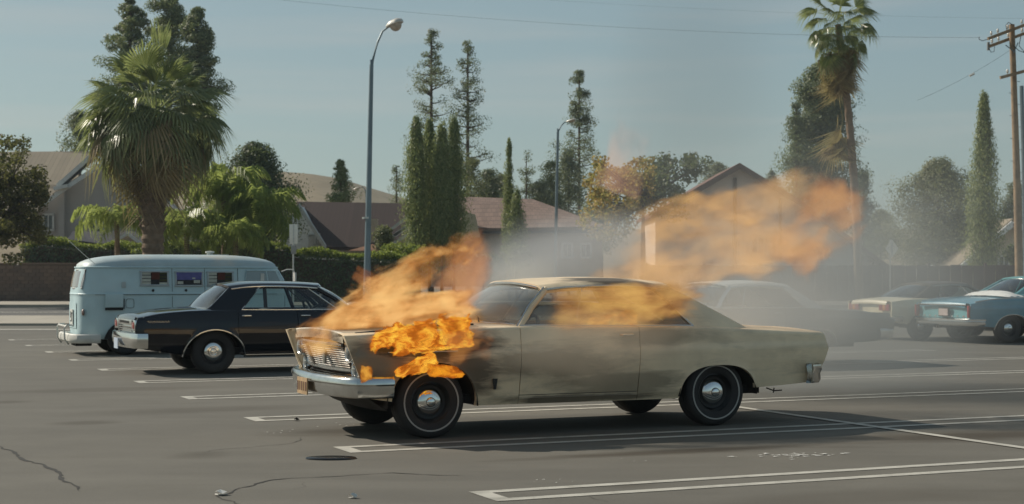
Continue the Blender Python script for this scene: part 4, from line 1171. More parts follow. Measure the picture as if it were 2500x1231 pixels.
def make_car(name, label, cat, sp, loc, rz, M, group=None):
    s = CarShape(sp)
    root = empty(name, loc, label, cat, rz, group)
    paint = M['paint']; roofp = M.get('roof', paint); glassm = M.get('glass', M_glass)
    top = getattr(s, 'hardtop', True)
    # underbody and interior tub
    b = MB()
    W0 = s.W(1.5)
    b.box(((s.uF + .45 + s.uR - .75) / 2, 0, .345), (s.uR - s.uF - 1.2, 2 * W0 - .42, .08))
    for uc, *_ in s.arches:
        for sd_ in (-1, 1): b.box((uc, sd_ * .35, .335), (.10, .75, .09))
    b.build('underbody', M_dark, root)
    for uc, a, topz_, p, base in s.arches:          # wheel wells: half-round liners
        for sd_ in (-1, 1):
            q = MB(); rows = []
            for i in range(15):
                t = math.pi * i / 14
                x = uc + (a + .015) * math.cos(t); z = base + (topz_ - base + .02) * math.sin(t)
                rows.append([(x, sd_ * (W0 - .05), z), (x, sd_ * (W0 - .42), z)])
            q.grid(rows)
            q.add([(r[1]) for r in rows], [tuple(range(15))])
            q.build('wheel_well', M_well, root)
    # wheels
    for uc in (0, s.wb):
        for sd_ in (-1, 1):
            w_ = wheel(root, (uc, sd_ * s.track, s.wr), sd_, s.wr, getattr(s, 'ww', .20), s.whitewall, s.cap, capr=s.capr)
            if uc == 0 and getattr(s, 'steer', 0): w_.rotation_euler = (0, 0, s.steer)
    # side panels
    d = s.doors
    cowl = s.cowl
    inner_f = lambda u: lerp(.17, .08, sstep(cowl - .12, cowl + .02, u))
    inner_r = lambda u: lerp(.08, .17, sstep(s.deck - .1, s.deck + .1, u))
    for sd_ in (-1, 1):
        s.panel(s.uF, d[0][0], sd_, inner=inner_f).build('front_fender', paint, root)
        for k, (a, c) in enumerate(d):
            dr = s.panel(a, c, sd_, zlo=s.doorz).build('door', paint, root)
            uh = a + .10 if s.handle == 'front' else c - .14
            hz = s.zt(uh) - .085
            q = MB(); y = s.W(uh) * s.g(hz)
            q.tube([(uh - .07, sd_ * (y - .004), hz), (uh - .05, sd_ * (y + .028), hz + .002), (uh + .05, sd_ * (y + .03), hz + .002), (uh + .075, sd_ * (y - .004), hz)], .011, 8)
            q.lathe([(.001, 0), (.016, .0), (.016, .012), (.001, .018)], 12, 'y', (uh - .10, sd_ * (y if sd_ > 0 else y), hz)) if False else None
            q.build('door_handle', M_chrome_clean, dr)
        s.panel(d[-1][1], s.uR, sd_, inner=inner_r).build('quarter_panel', paint, root)
        s.panel(d[0][0], d[-1][1], sd_, zhi=s.doorz, top=False, gap=.002).build('rocker_panel', paint, root)
        if s.trim:
            q = MB(); zz = s.doorz - .045
            q.tube([s.pt(u, zz, sd_, -.006) for u in np.linspace(s.arches[0][0] + s.arches[0][1] + .03, s.arches[1][0] - s.arches[1][1] - .02, 12)], .014, 6)
            q.build('sill_trim', M_chrome_clean, root)
            for uc, a, tz, p, base in s.arches:
                q = MB(); pts = []
                for i in range(25):
                    u = uc + (a + .008) * math.cos(math.pi * i / 24)
                    x = min(.9999, abs((u - uc) / (a + .008)))
                    z = base - .01 + (tz - base + .018) * (1 - x ** p) ** (1 / p)
                    pts.append((u, sd_ * (s.W(u) * s.g(z) + s.lip + .004), z))
                q.tube(pts, .013, 6).build('wheel_arch_trim', M_chrome_clean, root)
    # hood, cowl, trunk lid, rear deck
    def deck(u0, u1, hw, nu=14, nv=16, lipf=0, lipr=0, gap=.004):
        rows = []
        us = list(np.linspace(u0 + gap, u1 - gap, nu))
        for u in us:
            w = hw(u) - gap
            rows.append([(u + s.shift(u, s.zt(u)), v, s.topz(u, v)) for v in np.linspace(-w, w, nv)])
        if lipf: rows.insert(0, [(p[0] - .012, p[1], p[2] - .012) for p in rows[0]]); rows.insert(0, [(p[0] + .004, p[1], p[2] - lipf) for p in rows[0]])
        if lipr: rows.append([(p[0] + .014, p[1], p[2] - .014) for p in rows[-1]]); rows.append([(p[0] + s.rshift_lid * k, p[1], p[2] - lipr) for k, p in ((1, q) for q in rows[-1])])
        b = MB(); b.grid(rows)
        for e in ([r[0] for r in rows], [r[-1] for r in rows], rows[0], rows[-1]): 
            vs = list(e) + [(p[0], p[1], p[2] - .03) for p in e]; n = len(e)
            b.add(vs, [(i, i + 1, n + i + 1, n + i) for i in range(n - 1)])
        return b
    hw = lambda u: s.W(u) * s.g(s.zt(u) - .03) - .17
    hood = deck(s.uF + s.hoodset, cowl - .10, hw, lipf=s.hoodlip).build('hood', M.get('hood', paint), root)
    deck(cowl - .10, cowl + .25, lambda u: hw(u) + .09 * sstep(cowl - .12, cowl + .02, u) + .004, nu=5, gap=.002).build('cowl_panel', paint, root)
    deck(s.deck, s.uR - .01, hw, lipr=s.lidlip).build('trunk_lid', paint, root)
    deck(s.deck - .45, s.deck, lambda u: hw(u) + .09 * (1 - sstep(s.deck - .1, s.deck + .1, u)) + .004, nu=6, gap=.002).build('rear_deck', paint, root)
    # closing panels front and rear
    b = MB(); rows = []
    for z in np.linspace(s.fz[0], s.fz[1], 10):
        rows.append([(s.uF + s.finset + pw(s.fshift, z) + .05 * (abs(v) / .95) ** 4, v * s.W(s.uF) / .95 * .985, z) for v in np.linspace(-.95, .95, 15)])
    b.grid(rows).build('front_panel', M.get('fascia', paint), root)
    b = MB(); rows = []
    for z in np.linspace(s.rz[0], s.rz[1], 10):
        rows.append([(s.uR - s.rinset + pw(s.rshift, z) - .05 * (abs(v) / .93) ** 4, v * s.W(s.uR) / .95 * .98, z) for v in np.linspace(-.95, .95, 15)])
    b.grid(rows).build('rear_panel', M.get('rearp', paint), root)
    # cabin: tub, seats, dash, steering wheel
    ca, cb = s.cabin
    b = MB(); hwid = W0 - .11; cr = min(cb, s.wb - s.arches[1][1] - .03)
    for u0, u1, y0, y1, z0, z1 in ((ca, cr, -hwid, hwid, .33, .36), (ca, cr, -hwid - .02, -hwid + .02, .36, .93), (ca, cr, hwid - .02, hwid + .02, .36, .93), (cr, cb + .2, -hwid, hwid, .84, .86), (ca - .03, ca, -hwid, hwid, .36, .9), (cr, cr + .03, -hwid, hwid, .36, .86)):
        b.box(((u0 + u1) / 2, (y0 + y1) / 2, (z0 + z1) / 2), (u1 - u0, y1 - y0, z1 - z0))
    inter = b.build('interior', M_vinyl, root)
    for us_ in s.seats:
        q = MB(); q.box((us_, 0, .48), (.50, 2 * hwid - .14, .20)); q.box((us_ + .27, 0, .70), (.14, 2 * hwid - .16, .52), rot=Matrix.Rotation(R(12), 3, 'Y'))
        q.build('seat', M.get('seat', M_vinyl), root, bevel=.04)
    q = MB(); q.box((ca + .22, 0, .88), (.30, 2 * hwid - .06, .16)); q.build('dashboard', M_vinyl, root, bevel=.03)
    q = MB(); rows = []
    for i in range(24):
        t = 2 * math.pi * i / 24
        rows.append([(.02 * math.cos(k * math.pi / 3), (.19 + .013 * math.sin(k * math.pi / 3)) * math.cos(t), (.19 + .013 * math.sin(k * math.pi / 3)) * math.sin(t)) for k in range(6)])
    rows.append(rows[0]); q.grid(rows, close_u=True); q.box((.0, 0, 0), (.015, .36, .025)); q.tube([(0, 0, 0), (-.25, 0, 0)], .02, 6)
    sw = q.build('steering_wheel', M_vinyl, root); sw.location = (ca + .47, -.37, .93); sw.rotation_euler = (0, R(25), 0)
    if top: greenhouse(s, root, roofp, glassm, M)
    return root, s

def greenhouse(s, root, roofp, glassm, M):
    gh = s.gh
    A0, A1, Wh, C1, Cf, Cr, RB = gh['A0'], gh['A1'], gh['bow'], gh['C1'], gh['Cf'], gh['Cr'], gh['RB']
    vr = gh['vr']; zr = gh['zr']                       # roof half width, roof rail height curve
    vb = lambda u: s.W(u) * s.g(s.zt(u) - .03) - .085     # belt line half width
    zrail = lambda u: sm(zr, u, .15)
    rb = lambda u: sm(vr, u, .1)
    # roof skin, thin shell with rounded edge
    rows = []; rows2 = []
    for u in np.linspace(A1, C1, 18):
        e = min(1, (u - A1) / .25, (C1 - u) / .35 + .0)
        row = []; row2 = []
        for t in np.linspace(-1, 1, 25):
            w = rb(u) + .022
            v = w * math.copysign(abs(t) ** .85, t)
            q = abs(t)
            z = zrail(u) + gh['crown'] * (1 - q ** 2.2) - .035 * max(0, (q - .9) / .1) ** 2 + .012
            bow = gh['hbow'] * (1 - t * t)
            uu = u - bow * max(0, 1 - (u - A1) / .5) + gh['rbow'] * (1 - t * t) * max(0, 1 - (C1 - u) / .5)
            row.append((uu, v, z)); row2.append((uu, v * .985, z - .035))
        rows.append(row); rows2.append(row2)
    b = MB(); b.grid(rows); b.grid(rows2)
    for a_, c_ in ((rows[0], rows2[0]), (rows[-1], rows2[-1]), ([r[0] for r in rows], [r[0] for r in rows2]), ([r[-1] for r in rows], [r[-1] for r in rows2])):
        n = len(a_); b.add(list(a_) + list(c_), [(i, i + 1, n + i + 1, n + i) for i in range(n - 1)])
    b.build('roof', roofp, root, angle=55)
    front = [Vector(r) for r in rows2[0]]; rear = [Vector(r) for r in rows2[-1]]
    zA0 = s.zt(A0)
    # windshield and rear window
    def sheet(lo, hi, bulge):
        rr = []
        for k in np.linspace(0, 1, 8):
            rr.append([Vector(a).lerp(Vector(c), k) + Vector((bulge * math.sin(math.pi * k) * .6, 0, abs(bulge) * math.sin(math.pi * k) * .6)) for a, c in zip(lo, hi)])
        return rr
    n = len(front)
    base = [(A0 - Wh * (1 - t * t), (vb(A0) - .01) * t, s.topz(A0 - Wh * (1 - t * t), .8) + .02 * (1 - t * t) - .01) for t in np.linspace(-1, 1, n)]
    MB().grid(sheet(base, front, -.05)).build('windshield', M.get('wglass', glassm), root)
    rbase = [(RB + gh['RBbow'] * (1 - t * t), gh['rwv'] * t, s.topz(RB, .7) + .012 * (1 - t * t) - .008) for t in np.linspace(-1, 1, n)]
    rtop = [(p.x, p.y * gh['rwt'], p.z) for p in rear]
    MB().grid(sheet(rbase, rtop, .03)).build('rear_window', glassm, root)
    q = MB(); q.tube([(p[0] - .012, p[1], p[2] + .012) for p in base], .012, 6); q.tube([p + Vector((-.012, 0, .012)) for p in front[1:-1]], .012, 6)
    q.build('windshield_trim', M_chrome_clean if s.trim else M_chrome, root)
    q = MB(); q.tube([(p[0] + .01, p[1], p[2] + .012) for p in rbase], .011, 6)
    q.build('rear_window_trim', M_chrome, root)
    for sd_ in (-1, 1):
        # A pillar
        a0 = Vector((A0 + .02, sd_ * (vb(A0) + .005), zA0 - .03)); a1 = Vector((A1 + .05, sd_ * rb(A1), zrail(A1) - .015))
        q = MB(); q.tube([a0, a0.lerp(a1, .5) + Vector((-.015, 0, .02)), a1], [.042, .036, .034], 8, sq=(.8, 1))
        q.build('windshield_pillar', M.get('pillar', roofp), root)
        q = MB(); dv = Vector((-.03, sd_ * .012, .018))
        q.tube([a0 + dv, a0.lerp(a1, .5) + dv + Vector((-.015, 0, .02)), a1 + dv], .010, 6)
        # drip rail along the roof edge
        q.tube([(u, sd_ * (rb(u) + .024), zrail(u) - .022) for u in np.linspace(A1 + .02, C1 - .02, 16)], .011, 6)
        q.build('drip_rail', M_chrome_clean if s.trim else M_chrome, root)
        # C pillar sail panel
        lo = [(u, sd_ * (vb(u) + .02 - (.09 * max(0, (u - Cf) / (Cr - Cf)) ** 2)), s.zt(u) - .02) for u in np.linspace(Cf, Cr, 10)]
        uu1 = gh['C1f']
        hi = [(u, sd_ * (rb(min(u, C1)) + .012), zrail(min(u, C1)) - .005) for u in np.linspace(uu1, C1 + .02, 10)]
        rr = []
        for k in np.linspace(0, 1, 10):
            rr.append([Vector(a).lerp(Vector(c), k) + Vector((0, sd_ * .025 * math.sin(math.pi * k), 0)) for a, c in zip(lo, hi)])
        q = MB(); q.grid(rr)
        inn = [[Vector((p.x, p.y - sd_ * .05, p.z)) for p in r] for r in rr]
        q.grid(inn)
        for side_ in (0, -1):
            ea = [r[side_] for r in rr]; eb = [r[side_] for r in inn]; m = len(ea)
            q.add(ea + eb, [(i, i + 1, m + i + 1, m + i) for i in range(m - 1)])
        q.build('roof_pillar', roofp, root, angle=60)
        # gap between sail panel and rear window: corner strip of roof metal
        e = [r[-1] for r in rr]
        f_ = [Vector(rbase[0 if sd_ < 0 else -1]).lerp(Vector(rtop[0 if sd_ < 0 else -1]), k) for k in np.linspace(0, 1, 10)]
        q = MB(); q.add(e + f_, [(i, i + 1, 11 + i, 10 + i) for i in range(9)]); q.build('rear_window_surround', roofp, root)
        # side glass with pillars
        edges = [0.0] + gh['posts'] + [1.0]
        def wp(k, h):                                      # along the opening, height fraction
            ub = lerp(A0 + .06, Cf - .005, k); ut = lerp(A1 + .10, uu1 - .005, k)
            p0 = Vector((ub, sd_ * (vb(ub) + .01), s.zt(ub) + .002)); p1 = Vector((ut, sd_ * (rb(ut) + .004), zrail(ut) - .03))
            return p0.lerp(p1, h)
        for k0, k1 in zip(edges, edges[1:]):
            hmax = gh.get('glass_up', 1.0)
            g_ = [[wp(lerp(k0, k1, i / 6), h * hmax) for i in range(7)] for h in np.linspace(0, 1, 5)]
            MB().grid(g_).build('side_window', M.get('sglass', glassm), root)
        for k in gh['posts']:
            q = MB(); q.tube([wp(k, -.02), wp(k, 1.02)], .035 if k in gh['thick'] else .009, 6, sq=(1, .5) if k in gh['thick'] else None)
            q.build('window_post', roofp if k in gh['thick'] else M_chrome_clean, root)
        q = MB(); q.tube([wp(k, 0) + Vector((0, sd_ * .012, .004)) for k in np.linspace(-.02, 1, 12)], .009, 6)
        q.tube([wp(1, h) + Vector((0, sd_ * .01, 0)) for h in np.linspace(0, 1.04, 6)], .009, 6)
        if s.trim: q.tube([wp(k, 1.04) + Vector((0, sd_ * .01, 0)) for k in np.linspace(0, 1, 10)], .009, 6)
        q.build('window_trim', M_chrome_clean, root)

def bumper(root, path, prof, mat_, name='bumper'):
    """sweep a cross-section (outward, z) along a plan path of (x, y, outward nx, ny, scale)"""
    rows = [[(x + nx * o * k, y + ny * o * k, z * 1.0 if k > .5 else z) for o, z in prof] for x, y, nx, ny, k in path]
    b = MB(); b.grid(rows, close_u=True)
    m = len(prof)
    b.f.append(tuple(range(m))); b.f.append(tuple(range((len(rows) - 1) * m, len(rows) * m)))
    return b.build(name, mat_, root, angle=35)
def bumper_path(ue, vmax, back, dirn, bow=.08, n=13):
    """plan path across the car; dirn -1 front, +1 rear; back = how far it wraps along the side"""
    pts = []
    def add(x, y, nx, ny, k=1):
        l = math.hypot(nx, ny); pts.append((x, y, nx / l, ny / l, k))
    add(ue - dirn * back, -vmax, 0, -1, .9)
    add(ue - dirn * .16, -vmax, .12 * dirn, -1)
    add(ue - dirn * .07, -vmax + .035, .7 * dirn, -.7)
    for t in np.linspace(-1, 1, n):
        add(ue + dirn * bow * (1 - t * t) - dirn * .03, (vmax - .10) * t, dirn, .15 * t)
    add(ue - dirn * .07, vmax - .035, .7 * dirn, .7)
    add(ue - dirn * .16, vmax, .12 * dirn, 1)
    add(ue - dirn * back, vmax, 0, 1, .9)
    return pts

# ---- paints
def sooty_paint(name, col, soot, amount=1.0, blobs=()):
    """sun-bleached paint with scorch marks; blobs are burnt places (x, y, z, rx, ry, rz) in the car's own frame"""
    m = bpy.data.materials.new(name); t = NT(m)
    b = t.n('BsdfPrincipled')
    tc = t.n('TexCoord').outputs['Object']
    n1 = t.noise(tc, 3.0, 6, .6)
    c = t.ramp(n1.outputs['Fac'], [(.3, tuple(x * .88 for x in col)), (.7, tuple(x * 1.1 for x in col))])
    st = t.noise(t.mapv(tc, (1.2, 2.5, 5.5)), 1.4, 6, .62, .4)
    k = t.math('MULTIPLY', t.ramp(st.outputs['Fac'], [(.50, 0.), (.68, 1.)]), amount)
    for (x, y, z, rx, ry, rz, am) in blobs:
        mp = t.mapv(tc, (1 / rx, 1 / ry, 1 / rz), (-x / rx, -y / ry, -z / rz))
        ln = t.n('VectorMath', operation='LENGTH'); t.l(mp, ln.inputs[0])
        e = t.math('SUBTRACT', 1.25, ln.outputs['Value'])
        e = t.math('ADD', e, t.math('MULTIPLY', t.math('SUBTRACT', st.outputs['Fac'], .5), 2.2))
        k = t.math('MAXIMUM', k, t.math('MULTIPLY', t.math('MULTIPLY', e, 1.5, clamp=True), am))
    c = t.mix(k, c, soot)
    t.l(c, b.inputs['Base Color'])
    t.l(t.ramp(n1.outputs['Fac'], [(.3, .42), (.7, .62)]), b.inputs['Roughness'])
    bp = t.n('Bump'); bp.inputs['Strength'].default_value = .12; bp.inputs['Distance'].default_value = .01
    t.l(t.noise(tc, 28, 3).outputs['Fac'], bp.inputs['Height']); t.l(bp.outputs[0], b.inputs['Normal'])
    t.l(b.outputs[0], t.out.inputs['Surface'])
    return m
M_beige = sooty_paint('faded_beige_paint', (.86, .685, .465), (.036, .029, .020), .24,
                      [(.05, -.95, .84, .70, .5, .17, .95), (.36, -.95, .62, .34, .5, .20, .85), (1.15, -.95, .66, .80, .5, .18, .62), (-.55, -.95, .70, .40, .5, .26, .75), (1.9, -.95, .44, .85, .5, .14, .60), (1.5, -.95, .33, .9, .5, .05, .8), (2.3, -.95, .90, .45, .5, .10, .5), (1.95, -.55, 1.46, .45, .35, .10, .9)])
M_hood = sooty_paint('scorched_hood_paint', (.42, .37, .28), (.05, .038, .028), .9, [(-.2, 0, .98, .6, .8, .2, .9)])
M_black = mat('black_car_paint', (.0025, .004, .008), .12, 0, .1, 3, coat=.75, spec=.15)
M_green = mat('dark_green_paint', (.05, .062, .052), .30, 0, .12, 3, coat=.5)
M_cream = mat('cream_paint', (.74, .66, .46), .35, 0, .06, 3, coat=.3, dirt=(.4, .34, .22, .3))
M_greyroof = mat('white_roof_paint', (.62, .61, .56), .35, 0, .05, 3)
M_blue = mat('teal_blue_paint', (.07, .24, .32), .30, 0, .08, 3, coat=.5, dirt=(.10, .18, .2, .4))
M_teal = mat('light_teal_paint', (.12, .32, .34), .3, 0, .08, 3, coat=.4)
M_white_vinyl = mat('white_vinyl', (.60, .60, .57), .6)

base_spec = dict(uF=-.85, uR=4.34, wb=3.02, wr=.335, track=.775, capr=.125, cap='dish', whitewall=True, trim=False,
    plan=[(-.85, .955), (-.3, .975), (1, .985), (2.8, .985), (3.8, .965), (4.34, .93)],
    belt=[(-.85, .958), (-.2, .985), (.5, 1.008), (.9, 1.018), (2.0, 1.008), (2.75, .993), (3.6, .948), (4.34, .908)],
    sill=[(-.85, .39), (-.5, .36), (.40, .29), (2.6, .29), (3.4, .37), (4.34, .41)],
    arches=[(0.0, .43, .70, 2.2, .29), (3.02, .43, .61, 2.5, .31)], lip=.010,
    gz=[(.27, .900), (.36, .935), (.50, .962), (.62, .985), (.64, .990), (.75, 1.0), (.80, 1.0), (.812, .990), (.90, .984), (1.02, .962)],
    fshift=[(.38, .22), (.57, .15), (.955, 0)], rshift=[(.40, -.17), (.60, -.05), (.75, 0), (.92, -.05)], rshift_lid=.03,
    doors=[(.86, 2.115)], doorz=.375, handle='rear', cowl=.62, deck=3.42, crown=.035, hoodset=.05, hoodlip=.05, lidlip=.14,
    fz=(.40, .93), finset=.08, rz=(.42, .86), rinset=.04, cabin=(.72, 3.2), seats=[1.62, 2.2],
    gh=dict(A0=.86, A1=1.22, bow=.22, hbow=.10, rbow=.06, C1=2.62, C1f=2.42, Cf=2.76, Cr=3.5, RB=3.34, RBbow=.16, rwv=.66, rwt=.86, crown=.055,
            vr=[(1.2, .64), (2.0, .66), (2.7, .63)], zr=[(1.15, 1.36), (1.35, 1.395), (1.9, 1.415), (2.4, 1.40), (2.7, 1.36)], posts=[.30], thick=[], glass_up=.55))
def spec(**kw):
    d = dict(base_spec); d['gh'] = dict(base_spec['gh'])
    for k, v in kw.items():
        if k == 'gh': d['gh'].update(v)
        else: d[k] = v
    return d
TH = .4173

def headlamp(root, c, r, mats=True, nose=-1):
    b = MB(); b.lathe([(r + .022, .03 * -nose * 1), (r + .022, nose * .012), (r + .010, nose * .022), (r, nose * .012), (r, -nose * .02)], 24, 'x')
    h = b.build('headlight', M_chrome, root, loc=c)
    b = MB(); b.lathe([(r, nose * .008), (r * .8, nose * .026), (r * .4, nose * .036), (.001, nose * .039)], 24, 'x'); b.build('lens', M_lens, h)
    b = MB(); b.lathe([(r, -nose * .02), (r * .7, -nose * .05), (.02, -nose * .07), (.001, -nose * .07)], 20, 'x'); b.build('reflector', M_chrome_clean, h)

# ---- 1. the burning coupe
def burning_coupe():
    root, s = make_car('burning_coupe', 'burning beige two-door coupe with flames over its hood and cabin', 'car', spec(steer=0.0),
                       (-1.095, 15.2486, 0), TH, dict(paint=M_beige, hood=M_hood, roof=M_beige, fascia=M_dark, glass=M_glass_smoky, wglass=M_glass_smoky, seat=mat('charred_seat', (.02, .016, .013), .9)))
    # blade-edged fender fronts: chrome-capped lips leaning forward
    for sd_ in (-1, 1):
        b = MB(); L = []
        for z in np.linspace(.52, .955, 9):
            x = s.uF + pw(s.fshift, z)
            L.append([(x - .004, sd_ * .950, z), (x - .006, sd_ * (.93 - .03 * sstep(.8, .96, z)), z), (x + .11, sd_ * .86, z - .01), (x + .11, sd_ * .945, z)])
        b.grid(L, close_u=True); b.f.append((0, 1, 2, 3)); b.f.append(tuple(len(b.v) - 4 + i for i in range(4)))
        b.build('fender_edge', M_beige, root)
        # headlight column: bezel plate with two stacked lamps
        b = MB(); rows = []
        for z in np.linspace(.555, .885, 6):
            x = s.uF + .055 + pw(s.fshift, z)
            rows.append([(x + .02, sd_ * .665, z), (x, sd_ * .675, z), (x, sd_ * .865, z), (x + .02, sd_ * .88, z)])
        b.grid(rows).build('headlight_bezel', M_chrome, root)
        for z in (.64, .80):
            headlamp(root, (s.uF + .045 + pw(s.fshift, z), sd_ * .77, z), .072)
    # grille: frame, bars, centre emblem
    b = MB()
    fx = lambda z, v: s.uF + .035 + pw(s.fshift, z) - .05 * (1 - (v / .66) ** 2)
    b.box((s.uF + .20, 0, .72), (.04, 1.34, .36))
    gr = b.build('grille', mat('rusty_black_grille', (.03, .02, .014), .8, dirt=(.16, .06, .02, .8)), root)
    M_bar = mat('heat_stained_bar', (.52, .50, .46), .3, .9, .2, 20, dirt=(.22, .09, .03, .8), dscale=9)
    me = {}
    for k, z in enumerate(np.linspace(.655, .835, 10)):
        b = MB(); b.tube([(fx(z, v), v, z) for v in np.linspace(-.655, .655, 13)], .0062, 5)
        b.build('grille_bar', M_bar, gr)
    for z, r_ in ((.865, .014), (.630, .017), (.575, .015)):
        b = MB(); b.tube([(fx(z, v) - .008, v, z) for v in np.linspace(-.67, .67, 15)], r_, 6, sq=(.7, 1)); b.build('grille_bar', M_chrome, gr)
    for v in (.34,):
        b = MB(); b.tube([(fx(z, v) - .012, v, z) for z in (.62, .75, .865)], .012, 6); b.build('grille_bar', M_bar, gr)
    b = MB(); b.box((fx(.75, -.20) - .022, -.20, .745), (.025, .060, .15)); b.build('emblem', mat('tarnished_emblem', (.35, .34, .30), .35, .8), gr, bevel=.006)
    # bumpers
    prof = [(-.03, .585), (.055, .592), (.085, .575), (.098, .555), (.10, .52), (.085, .505), (.082, .44), (.07, .405), (.045, .392), (-.02, .39), (-.02, .41), (.03, .42), (.045, .5), (.0, .56)]
    bm_ = bumper(root, bumper_path(s.uF + .10, .955, .34, -1, .11), prof, M_chrome)
    b = MB(); b.box((s.uF - .095, 0.04, .455), (.012, .32, .155)); pl = b.build('license_plate', mat('tan_plate', (.42, .28, .15), .5, 0, .2, 12), root)
    for i in range(5):
        b = MB(); b.box((s.uF - .103, -.09 + i * .065, .455), (.006, .014 if i % 2 else .024, .085)); b.build('raised_mark', mat('dark_plate_mark', (.12, .05, .03), .6), pl)
    # front pan below the bumper
    b = MB(); rows = []
    for z in (.40, .30, .24): rows.append([(s.uF + .20 + .25 * (.40 - z) / .16, v, z + .02 * (v / .8) ** 2) for v in np.linspace(-.82, .82, 9)])
    b.grid(rows).build('front_valance', M_well, root)
    prof_r = [(-.02, .60), (.05, .605), (.085, .59), (.092, .54), (.075, .50), (.08, .44), (.06, .405), (-.02, .40), (0, .5)]
    bumper(root, bumper_path(s.uR - .13, .955, .13, 1, .06), prof_r, M_chrome)
    for sd_ in (-1, 1):
        b = MB(); b.lathe([(.10, -.03), (.10, .0), (.08, .008), (.001, .012)], 6, 'x', (s.uR - .075, sd_ * .66, .72)); b.build('tail_light', M_red, root)
    # exhaust and hanging bits
    b = MB(); b.tube([(2.2, -.3, .26), (3.4, -.3, .34), (4.0, -.3, .38)], .028, 8); b.tube([(3.62, -.86, .36), (3.70, -.88, .33), (3.78, -.90, .335)], .007, 5); b.tube([(3.7, -.88, .36), (3.69, -.88, .31)], .007, 5)
    b.build('exhaust_pipe', M_well, root)
    # fender badge, upper side moulding, wipers, mirror
    for sd_ in (-1, 1):
        b = MB(); x = .57; b.prism([(x, sd_ * .965, .54), (x + .05, sd_ * .965, .54), (x + .035, sd_ * .962, .44), (x + .015, sd_ * .962, .44)], (0, sd_ * .014, 0)); b.build('fender_badge', mat('dark_badge', (.03, .03, .03), .4, .5), root)
    b = MB(); y = -s.W(-.3) * s.g(.80) - .004
    b.tube([(u, -s.W(u) * s.g(.803) - .006, .803) for u in np.linspace(-.45, .22, 8)], .010, 6); b.build('side_moulding', M_chrome, root)
    for v in (-.5, .1):
        b = MB(); b.tube([(.63, v, 1.055), (.74, v + .30, 1.10), (.78, v + .46, 1.115)], .007, 5); b.build('wiper', M_seam, root)
    # charred gap where the hood edge has buckled
    b = MB(); b.tube([(-.70, -.79, .968), (-.3, -.805, .995), (.1, -.81, 1.02), (.45, -.80, 1.04)], [.012, .018, .016, .008], 6); b.build('burnt_seal', M_seam, root)
    return root
burning_coupe()

